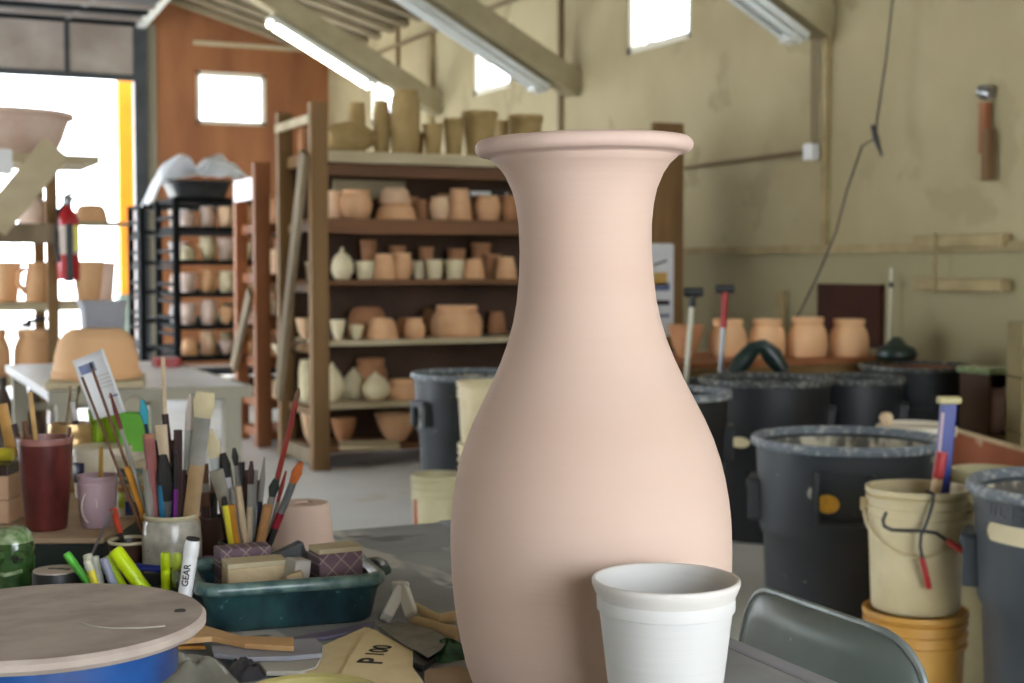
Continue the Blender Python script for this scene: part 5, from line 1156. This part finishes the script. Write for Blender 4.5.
# printed yogurt tub
yd = 1.985; yp = on_box(130, yd); yh = zat(130, 454, yd) - zB; yr = 18 * yd / FPX
t = lathed('yogurt_tub', 'printed cream tub with an orange stripe behind the stoneware jar', 'tub', M['tub_print'], [(0, 0), (yr * .86, 0), (yr * .95, yh * .93), (yr * .86, yh * .93), (0, .01)], yp)
b = MB(); b.lathe([(yr * .94, yh * .92), (yr, yh * .93), (yr, yh), (yr * .92, yh), (yr * .86, yh * .92)], 32); b.build('rim', M['tub_white'], t)
wrapped(t, yr * .925, 0, 0, 0, -.95, .9, yh * .66, yh * .80, 'print_band', M['print_teal']); wrapped(t, yr * .92, 0, 0, 0, -.95, .9, yh * .55, yh * .62, 'print_band', M['print_teal'])
wrapped(t, yr * .915, 0, 0, 0, -1.2, 1.2, yh * .43, yh * .51, 'stripe', M['print_orange']); wrapped(t, yr * .90, 0, 0, 0, -.2, 1.2, yh * .04, yh * .26, 'blue_panel', M['print_blue']); wrapped(t, yr * .905, 0, 0, 0, -.75, -.3, yh * .15, yh * .40, 'green_panel', M['neon_dim'])
# shallow brown dish with a red tool and a blue disc
bd = 1.80; t = cuppot('shallow_dish', 'brown dish with a tan rim left of the stoneware jar', M['brown_pot'], M['stone_rim'], 127, 539, bd, 22.5, cat='dish', taper=.75)
stick('red_tool', 'small red handled tool standing in the brown dish', on(127, T + .012, bd), at_d(113, 508, bd), [(.6, 2.6, BLK, 'shaft'), (.97, 4, colmat((200, 70, 40), .4), 'handle'), (1, 3.6, colmat((200, 70, 40), .4), 'end')], 'tool')
stick('grey_rod', 'thin grey rod leaning against the lavender cup', on(80, T + .03, 1.72), at_d(114, 508, 1.80), [(1, 1.5, colmat((110, 104, 104)), 'rod')], 'rod')
# gold tin, lime cup, scourer, paper slip
ad = 2.22; ap = on_box(68, ad); ah = zat(68, 423, ad) - zB; ar = 21 * ad / FPX
t = lathed('gold_tin', 'ribbed gold tin with thin twigs behind the maroon tumbler', 'tin', M['gold'], [(0, 0), (ar, 0), (ar, ah * .62), (ar * 1.04, ah * .65), (ar * 1.04, ah * .72), (ar, ah * .75), (ar, ah * .82), (ar * 1.03, ah * .85), (ar * 1.03, ah * .92), (ar * .98, ah), (ar * .9, ah), (ar * .88, ah * .3), (0, ah * .3)], ap)
for tx, ty, bx, m, w, lab in ((70, 386, 60, colmat((150, 130, 96)), 1.8, 'left thin twig rising from the gold tin'), (79, 386, 64, colmat((130, 120, 90)), 1.6, 'right thin twig rising from the gold tin')):
    stick('twig', lab, on(bx, zB + ah * .32, ad), at_d(tx, ty, ad), [(1, w, m, 'twig')], 'twig', 'twigs in the gold tin')
stick('marker_pen', 'white and black marker standing in the gold tin', on(80, zB + ah * .32, ad), at_d(73, 402, ad), [(.72, 2.6, BLK, 'barrel'), (1, 3, colmat((220, 214, 216)), 'cap')], 'pen')
sd = 2.26
for x0, x1, yt, lab, nm in ((86, 104, 409, 'left lime green plastic cup behind the cream tub', 'lime_cup'), (101, 119, 410, 'right lime green plastic cup behind the cream tub', 'lime_cup')):
    pp = on_box((x0 + x1) / 2, sd); h = zat(100, yt, sd) - zB; r = (x1 - x0) / 2 * sd / FPX
    t = lathed(nm, lab, 'cup', M['lime'], [(0, 0), (r * .7, 0), (r * .75, .004), (r * .95, h * .95), (r * .85, h * .95), (r * .6, .01), (0, .01)], pp, 24, 'lime green cups'); b = MB(); b.lathe([(r * .94, h * .94), (r * 1.02, h * .95), (r * 1.02, h), (r * .9, h), (r * .85, h * .94)], 24); b.build('rim', M['lime'], t)
p = on_box(132, 2.2)
t = thing('scouring_pad', 'green scouring pad with a grey foam top behind the printed tub', 'sponge', p, rotz(-YAW + .1)); h = zat(132, 396, 2.2) - zB
b = MB(); b.prism([(-.021, 0), (.021, 0), (.023, h * .55), (.021, h * .82), (-.021, h * .84), (-.023, h * .55)], -.012, .012, fn=lambda q: (q.x, q.z, q.y)); b.build('scourer', M['green_sponge'], t, smooth=0, bevel=.003)
b = MB(); b.prism([(-.021, h * .842), (.018, h * .83), (.014, h * .95), (.004, h), (-.008, h * .99), (-.018, h * .92)], -.012, .012, fn=lambda q: (q.x, q.z, q.y)); b.build('foam', M['grey_foam'], t, smooth=0, bevel=.003)
pd = 2.18
cr = [at_d(72, 361, pd), at_d(103, 348.5, pd), at_d(126, 412, pd), at_d(94, 420, pd)]
o = (cr[3] + cr[2]) / 2
t = thing('paper_slip', 'white printed paper slip leaning upright among the brushes', 'paper', o)
b = MB(); vs = []; fs = []; n = 8
for j in range(n + 1):
    for i in range(n + 1):
        u, v = i / n, j / n; q = cr[0] * (1 - u) * (1 - v) + cr[1] * u * (1 - v) + cr[2] * u * v + cr[3] * (1 - u) * v
        vs.append(q - o + FH * .008 * math.sin(u * PI))
for j in range(n):
    for i in range(n): a = j * (n + 1) + i; fs.append((a, a + 1, a + n + 2, a + n + 1))
b.add(vs, fs); s = b.build('sheet', M['paper'], t); md = s.modifiers.new('thickness', 'SOLIDIFY'); md.thickness = .0006
def onslip(u0, u1, v0, v1, nm, m):
    b = MB(); vs = []; fs = []; n = 5
    for j in range(2):
        for i in range(n + 1):
            u = u0 + (u1 - u0) * i / n; v = (v0, v1)[j]; q = cr[0] * (1 - u) * (1 - v) + cr[1] * u * (1 - v) + cr[2] * u * v + cr[3] * (1 - u) * v; vs.append(q - o + FH * (.008 * math.sin(u * PI) - .0012))
    for i in range(n): fs.append((i, i + 1, i + n + 2, i + n + 1))
    b.add(vs, fs); b.build(nm, m, t)
onslip(.10, .56, .12, .27, 'printed_block', M['print_grey']); onslip(.62, .95, .70, .73, 'printed_line', M['print_grey'])
for v in (.36, .42, .48, .54): onslip(.5, .92, v, v + .012, 'printed_line', M['pale_block'])
# tan tiles and things at the left edge
for k, (z0, z1, m, lab) in enumerate(((zB, .832, M['tan_tile'], 'lower tan tile of the stack at the left picture edge'), (.8325, .865, M['tan_tile'], 'upper tan tile of the stack at the left picture edge'), (.8655, .880, M['brown_pot'], 'dark brown tray on top of the tan tiles'))):
    p = on(-6, z0 + .0002, 1.96); b = MB(); b.box((0, 0, (z1 - z0) / 2), (.062, .09, z1 - z0), rotz(-YAW)); tag(b.build('bisque_tile' if k < 2 else 'shallow_tray', m, loc=p, smooth=0, bevel=.002), lab, 'tile' if k < 2 else 'tray')
p = on(-4, .8802, 1.96); b = MB(); b.tube([-RT * .03 + Vector((0, 0, .009)), RT * .019 + Vector((0, 0, .009))], .009, 12); tag(b.build('yellow_tube', M['yellow_pen'], loc=p), 'yellow paint tube lying on the dark tray at the left edge', 'tube')
stick('wooden_ruler', 'orange wooden slat leaning at the left picture edge', on(10, .8802, 1.99), at_d(2, 404, 1.99), [(1, 6, colmat((210, 160, 90)), 'slat')], 'slat', None, .3)

# ---- in front of the dark box: frog jar, tin, pens
fd = 1.70; fp = on(8, T, fd); fh = zat(8, 526, fd) - T; fr_ = 22.5 * fd / FPX
t = thing('frog_jar', 'glossy green glazed jar with a moulded face at the left edge', 'jar', fp)
b = MB(); b.lathe([(0, 0), (fr_ * .86, 0), (fr_ * .96, .008), (fr_ * 1.0, fh * .35), (fr_ * 1.0, fh * .6), (fr_ * .9, fh * .8)], 36); b.build('body', M['frog'], t)
b = MB(); b.lathe([(fr_ * .91, fh * .79), (fr_ * .82, fh * .9), (fr_ * .6, fh * .975), (fr_ * .3, fh), (0, fh)], 36); b.build('crown', M['frog_pale'], t)
for s in (-1, 1):
    b = MB(); b.lathe([(0, -.009), (.006, -.007), (.009, 0), (.006, .007), (0, .009)], 14, RT * (.012 * s + .004) - FH * fr_ * .93 + Vector((0, 0, fh * .62))); b.build('eye', M['frog'], t)
    b = MB(); b.lathe([(0, -.004), (.004, 0), (0, .004)], 10, RT * (.012 * s + .004) - FH * (fr_ * .93 + .008) + Vector((0, 0, fh * .62))); b.build('pupil', M['ink'], t)
b = MB(); b.tube([RT * x - FH * math.sqrt(fr_ ** 2 - x * x) * 1.0 + Vector((0, 0, fh * .38 + abs(x) * .2)) for x in (-.018, -.01, 0, .01, .018)], .0026, 6); b.build('mouth', M['frog_pale'], t)
nd = 1.665; np_ = on(52, T, nd); nh = zat(52, 570, nd) - T; nr = 24 * nd / FPX
t = thing('round_tin', 'flat black tin with a printed pale pink lid by the frog jar', 'tin', np_)
b = MB(); b.lathe([(0, 0), (nr * .96, 0), (nr, .003), (nr, nh - .002), (nr * .97, nh - .0005), (0, nh - .0005)], 40); b.build('can', M['black_plastic'], t)
b = MB(); b.lathe([(nr * .955, nh - .0008), (nr * .95, nh + .0008), (0, nh + .0008)], 40); b.build('lid_label', M['label_pink'], t)
for x, y, w, h in ((-.006, .004, .010, .004), (.004, .003, .009, .007), (.013, .0, .006, .008), (.02, .006, .005, .006)):
    b = MB(); b.box(RT * x + FH * y + Vector((0, 0, nh + .001)), (w, h, .0004), rotz(-YAW)); b.build('printed_mark', M['ink'], t, smooth=0)
pr0 = on(121, T, 1.62)
t = thing('pen_tray', 'low dark tray behind the banding wheel holding the highlighters', 'tray', pr0, rotz(-YAW))
part_box(t, 'tray', M['black_plastic'], (0, 0, .012), (.145, .10, .022)); part_box(t, 'wall', M['black_plastic'], (0, .051, .018), (.149, .004, .036)); part_box(t, 'wall', M['black_plastic'], (0, -.051, .018), (.149, .004, .036))
def pen(label, x0, y0, x1, y1, d, w, m, capm=None, name='highlighter', cat='pen', split=.6, end=None):
    a, c = at_d(x0, y0, d), at_d(x1, y1, d); v = c - a; r = w / 2 * d / FPX
    t = thing(name, label, cat, a, None, 'pens and markers in the tray')
    b = MB(); b.tube([v * 0, v * .03, v * split], [r * .85, r, r], 14); b.build('barrel', m, t)
    b = MB(); b.tube([v * split, v * (split + .01), v * .94, v * .985, v], [r * .98, r * 1.06, r * 1.06, r * .92, r * .6], 14); b.build('cap', capm or m, t)
    if end: b = MB(); b.tube([v * .99, v * 1.012], [r * .95, r * .95], 14); b.build('cap_top', end, t)
    return t
pen('bright green marker leaning left at the end of the pen tray', 88, 583, 66, 553, 1.63, 8, M['green_pen'])
pen('short yellow pen next to the green marker', 96, 586, 87, 560, 1.60, 8, M['yellow_pen'], M['cream_pen'])
pen('cream stub of chalk behind the yellow pen', 97, 585, 87, 554, 1.65, 9, M['cream_pen'], name='chalk_stub', cat='chalk')
pen('white capped pen left of the lilac marker', 101, 584, 95, 556, 1.65, 7, M['white_plastic'])
pen('lilac grey marker in the middle of the pen tray', 115, 588, 103, 558, 1.62, 8.5, M['lilac_pen'])
pen('narrow neon highlighter partly behind the fat one', 124, 588, 107, 556, 1.645, 8, M['neon'])
pen('fat neon yellow highlighter leaning left, biggest in the tray', 146, 592, 114, 549, 1.62, 14.5, M['neon'], split=.3)
pen('neon highlighter standing upright next to the white marker', 166, 596, 165.5, 552, 1.60, 9.5, M['neon'])
pen('pale neon highlighter close behind the white marker', 176, 590, 177, 553, 1.66, 9, M['neon_dim'])
mk = pen('white marker with a dark cap top and black lettering', 179, 637, 193, 539, 1.53, 14.5, M['white_plastic'], M['white_plastic'], 'text_marker', split=.82, end=M['ink'])
a, c = at_d(179, 637, 1.53), at_d(193, 539, 1.53); u = (c - a).normalized(); x_ = -FH; x_ = (x_ - u * x_.dot(u)).normalized(); y_ = x_.cross(u)
R = Matrix((u, y_ * -1 if y_.dot(RT) > 0 else y_, x_)).transposed()
if R.determinant() < 0: R = Matrix((u, y_, x_)).transposed()
text_mesh('GEAR', .0098, .0002, 'lettering', M['ink'], mk, m4((c - a) * .645 + x_ * .0080, R))
for x0, y0, x1, y1, d, lab, m in ((134, 566, 172, 571, 1.69, 'blue pen lying flat in front of the stoneware jar', M['blue_plastic']), (192, 573, 218, 571, 1.69, 'blue pen lying against the left end of the teal tub', M['blue_plastic'])):
    a, c = at_d(x0, y0, d), at_d(x1, y1, d); v = c - a
    t = thing('ballpoint_pen', lab, 'pen', a, None, 'blue pens'); r = .0042
    b = MB(); b.tube([v * 0, v * .1, v * .6], [.0015, r, r], 10); b.build('barrel', m, t); b = MB(); b.tube([v * .6, v], r * 1.1, 10); b.build('cap', m, t)
p = on(205, T, 1.70); b = MB(); b.lathe([(0, 0), (.0075, 0), (.0075, .046), (.006, .05), (0, .05)], 14); tag(b.build('purple_bottle', M['purple'], loc=p), 'tiny purple bottle at the left end of the teal tub', 'bottle')
pot('clay_flowerpot', 'small pink overturned flower pot behind the teal tub', 'flower pot', 'flowerpot_down', M['bisque'], 271, 333, 503, T + .0003, 1.985, None, 44)

# ---- the heap of papers and tools at the front
def sheet(name, label, cat, pts, m, z, th=.0012, group=None, bump=0, n=None, part='sheet'):
    """a thin sheet lying on the level z, its outline read off the picture"""
    P = [at_z(x, y, z) for x, y in pts]; o = sum(P, Vector()) / len(P)
    t = thing(name, label, cat, o, None, group)
    b = MB(); b.prism([(q.x - o.x, q.y - o.y) for q in P], 0, th); ob = b.build(part, m, t, smooth=0); return ob, o
sheet('sanding_paper', 'buff torn sandpaper under the numbered sheet', 'sandpaper', [(322, 647), (365, 628), (378, 632), (352, 672), (305, 690), (300, 683)], M['sand_tan'], T + .004)
sh, o = sheet('sanding_paper', 'buff sandpaper sheet marked P100 in front of the vase', 'sandpaper', [(368, 628.5), (376, 632), (418, 655), (415, 660), (412, 666), (415, 672), (424, 684), (428, 700), (330, 700), (344, 668)], M['sand_tan'], T + .0075, .0015)
c0 = at_z(366, 660.5, T + .0092); e1 = at_z(379, 648.5, T + .0092) - c0
e1.z = 0; u = e1.normalized(); w = Vector((-u.y, u.x, 0)); R = Matrix((u, w, Vector((0, 0, 1)))).transposed()
text_mesh('P', .036, .0002, 'printed_letter', M['ink'], sh, m4(at_z(372.5, 661, T + .0092) - o, R)); text_mesh('100', .027, .0002, 'printed_number', M['ink'], sh, m4(at_z(379.5, 650.5, T + .0092) - o, R))
sheet('sanding_paper', 'larger grey sandpaper piece beside the buff sheet', 'sandpaper', [(379, 628), (398, 622), (432, 630), (449, 640), (418, 652), (400, 643)], M['sand_grey'], T + .011, .0015)
sheet('sanding_paper', 'smaller grey sandpaper corner folded toward the vase', 'sandpaper', [(418, 644), (436, 634), (447, 642), (441, 650), (428, 658), (416, 651)], M['sand_grey'], T + .0145, .0015)
sheet('steel_scraper', 'dark scraper blade under the grey sandpaper corner', 'scraper', [(413, 656), (434, 654), (436, 662), (424, 672), (413, 668)], M['black_plastic'], T + .004, .006)
# green net
P = at_z(447, 657, T); 
t = thing('scrubbing_net', 'crumpled green scrubbing net against the base of the vase', 'net', P)
b = MB(); vs = []; NR, NS = 7, 22
for i in range(NR + 1):
    for k in range(NS):
        a = 2 * PI * k / NS; f = i / NR; rr = f * (1 + .16 * math.sin(3 * a + 1) + .10 * math.sin(7 * a)); z = .017 * (1 - f ** 2) + .003 * math.sin(5 * a + 4 * f) * (1 - f)
        vs.append(RT * rr * .026 * math.cos(a) + FH * rr * .022 * math.sin(a) + Vector((0, 0, max(.0008, z))))
fs = [(i * NS + k, i * NS + (k + 1) % NS, (i + 1) * NS + (k + 1) % NS, (i + 1) * NS + k) for i in range(NR) for k in range(NS)]
b.add(vs, fs); b.build('net', M['net_green'], t, smooth=80)
# white tongs (an upturned A), pale modelling tools
A0, A1, A2 = at_z(386, 618, T + .006), at_z(402, 586, T + .03), at_z(413, 618, T + .006)
t = thing('plastic_tongs', 'white plastic tongs shaped like an A right of the teal tub', 'tongs', A0)
for q, nm in ((A0, 'arm'), (A2, 'arm')): b = MB(); b.bar(q - A0, A1 - A0, .013, .014, up=FH); b.build(nm, M['white_plastic'], t, smooth=0, bevel=.002)
b = MB(); b.bar(at_z(391, 587, T + .03) - A0, at_z(409, 587, T + .03) - A0, .012, .012, up=FH); b.build('hinge', M['white_plastic'], t, smooth=0, bevel=.003)
def limb(name, label, pts, z, w, m, cat='tool', flat=.6, group=None):
    Q = [at_z(x, y, z + (zz if True else 0)) for x, y, zz in pts]; t = thing(name, label, cat, Q[0], None, group)
    b = MB(); b.tube([q - Q[0] for q in Q], w, 10)
    for v in b.v: pass
    b.build('shaft', m, t); return t
limb('wooden_rib', 'upper pale bent wooden tool beside the vase foot', [(416, 607, .004), (427, 614, .006), (438, 619, .004), (455, 617, .002)], T + .006, [.005, .006, .006, .007], M['rope'])
limb('wooden_rib', 'lower pale wooden tool lying under the bent one by the vase', [(416, 622, 0), (430, 627, .002), (444, 631, .002), (458, 634, 0)], T + .0085, [.007, .008, .008, .008], M['rope'])
# wooden knife, white spatula, grey scraper, purple strip
def slab(name, label, top, bot, z, th, m, cat='tool', group=None):
    P = [at_z(x, y, z) for x, y in top + list(reversed(bot))]; o = sum(P, Vector()) / len(P); t = thing(name, label, cat, o, None, group)
    b = MB(); b.prism([(q.x - o.x, q.y - o.y) for q in reversed(P)], 0, th); b.build('blade', m, t, smooth=0, bevel=.001); return t
slab('wooden_modelling_knife', 'tan wooden modelling knife sticking out from under the banding wheel', [(172, 634), (199, 629), (240, 641), (294, 643)], [(176, 645), (212, 642), (245, 649), (294, 652)], T + .014, .006, M['tan_wood'])
slab('plastic_scraper', 'white plastic scraper under the wooden modelling knife', [(212, 651), (250, 648), (316, 642), (323, 650)], [(214, 658), (250, 662), (290, 661), (322, 658)], T + .008, .005, M['table_edge'])
slab('grey_rib', 'greenish grey flat rib below the white scraper', [(255, 664), (300, 663), (322, 661)], [(266, 676), (300, 676), (316, 672)], T + .002, .005, M['pale_block'])
slab('purple_ruler', 'dull purple strip along the front of the teal tub', [(278, 643), (330, 634), (375, 624)], [(282, 647), (332, 639), (374, 629)], T + .001, .004, colmat((120, 112, 138)))
slab('amber_spatula', 'amber translucent blade between the wheel and wooden knife', [(176, 640), (200, 644)], [(178, 650), (206, 650)], T + .004, .004, colmat((196, 140, 60), .3))
# clear bag and dark rubber scrap
def heap(name, label, cat, cx, cy, z, rx, ry, h, m, seed, part='film'):
    random.seed(seed); p = at_z(cx, cy, z); t = thing(name, label, cat, p)
    b = MB(); vs = []; NR, NS = 10, 30; ph = [random.uniform(0, 6) for _ in range(6)]
    for i in range(NR + 1):
        for k in range(NS):
            a = 2 * PI * k / NS; f = i / NR
            rr = f * (1 + .12 * math.sin(3 * a + ph[0]) + .08 * math.sin(5 * a + ph[1])); xx, yy = f * math.cos(a), f * math.sin(a); zz = h * max(0, 1 - f ** 3) * (.62 + .22 * abs(math.sin(5.3 * xx + 2.1 * yy + ph[2])) + .30 * abs(math.sin(3.1 * yy - 4.3 * xx + ph[3])) + .08 * math.sin(13 * xx + 9 * yy + ph[4]))
            vs.append(RT * rr * rx * math.cos(a) + FH * rr * ry * math.sin(a) + Vector((0, 0, max(.0006, zz))))
    fs = [(i * NS + k, i * NS + (k + 1) % NS, (i + 1) * NS + (k + 1) % NS, (i + 1) * NS + k) for i in range(NR) for k in range(NS)]
    b.add(vs, fs); b.build(part, m, t, smooth=80); return t
heap('plastic_bag', 'crumpled clear grey plastic bag beside the blue wheel', 'plastic bag', 188, 684, T, .046, .042, .026, M['bag'], 3)
heap('rubber_scrap', 'dark crumpled rubber scrap right of the clear bag', 'scrap', 243, 676, T, .020, .026, .016, M['dark_cloth'], 9, 'rubber')
# olive rimmed bowl at the lower edge
bp = at_z(302, 698, T + .022); r = .062; d_ = depth(bp)
t = thing('grey_bowl', 'pale grey bowl with an olive rim cut by the lower picture edge', 'bowl', (bp.x, bp.y, T))
p = on(307, T, 1.145); t.location = p
b = MB(); b.lathe([(0, 0), (.03, 0), (.034, .003), (.052, .03), (.060, .044), (.055, .044), (.03, .007), (0, .006)], 48); b.build('body', M['grey_bowl'], t)
b = MB(); b.lathe([(.0595, .043), (.0625, .045), (.0625, .049), (.059, .051), (.055, .049), (.0548, .043)], 48); b.build('rim', M['olive_rim'], t)
sheet('cardboard_piece', 'tan cardboard piece in front of the vase foot', 'cardboard', [(424, 673), (458, 668), (486, 684), (490, 700), (426, 700)], M['cardboard'], T + .001, .003)

# ================================================================== LIGHT, SKY, CAMERA
w = bpy.data.worlds.new('sky'); bpy.context.scene.world = w; w.use_nodes = True
bg = w.node_tree.nodes['Background']; bg.inputs['Color'].default_value = (.86, .93, 1.0, 1); bg.inputs['Strength'].default_value = SKY
sun = bpy.data.lights.new('sun', 'SUN'); sun.energy = SUN; sun.angle = .02; sun.color = (1, .95, .86)
so = bpy.data.objects.new('sun', sun); C.objects.link(so); so.rotation_euler = (math.radians(38), 0, math.radians(-160))
cam = bpy.data.cameras.new('camera'); co = bpy.data.objects.new('camera', cam); C.objects.link(co)
co.location = CAM; co.rotation_euler = (PI / 2 - PITCH, 0, -YAW)
cam.sensor_width = 36; cam.lens = 36 * FPX / 1024; cam.clip_start = .02; cam.clip_end = 200
cam.dof.use_dof = True; cam.dof.focus_distance = 1.24; cam.dof.aperture_fstop = 10; cam.dof.aperture_blades = 0
sc = bpy.context.scene; sc.camera = co
sc.view_settings.view_transform = 'Standard'; sc.view_settings.look = 'None'; sc.view_settings.gamma = 1; sc.view_settings.use_curve_mapping = False
sc.view_settings.exposure = EXPO
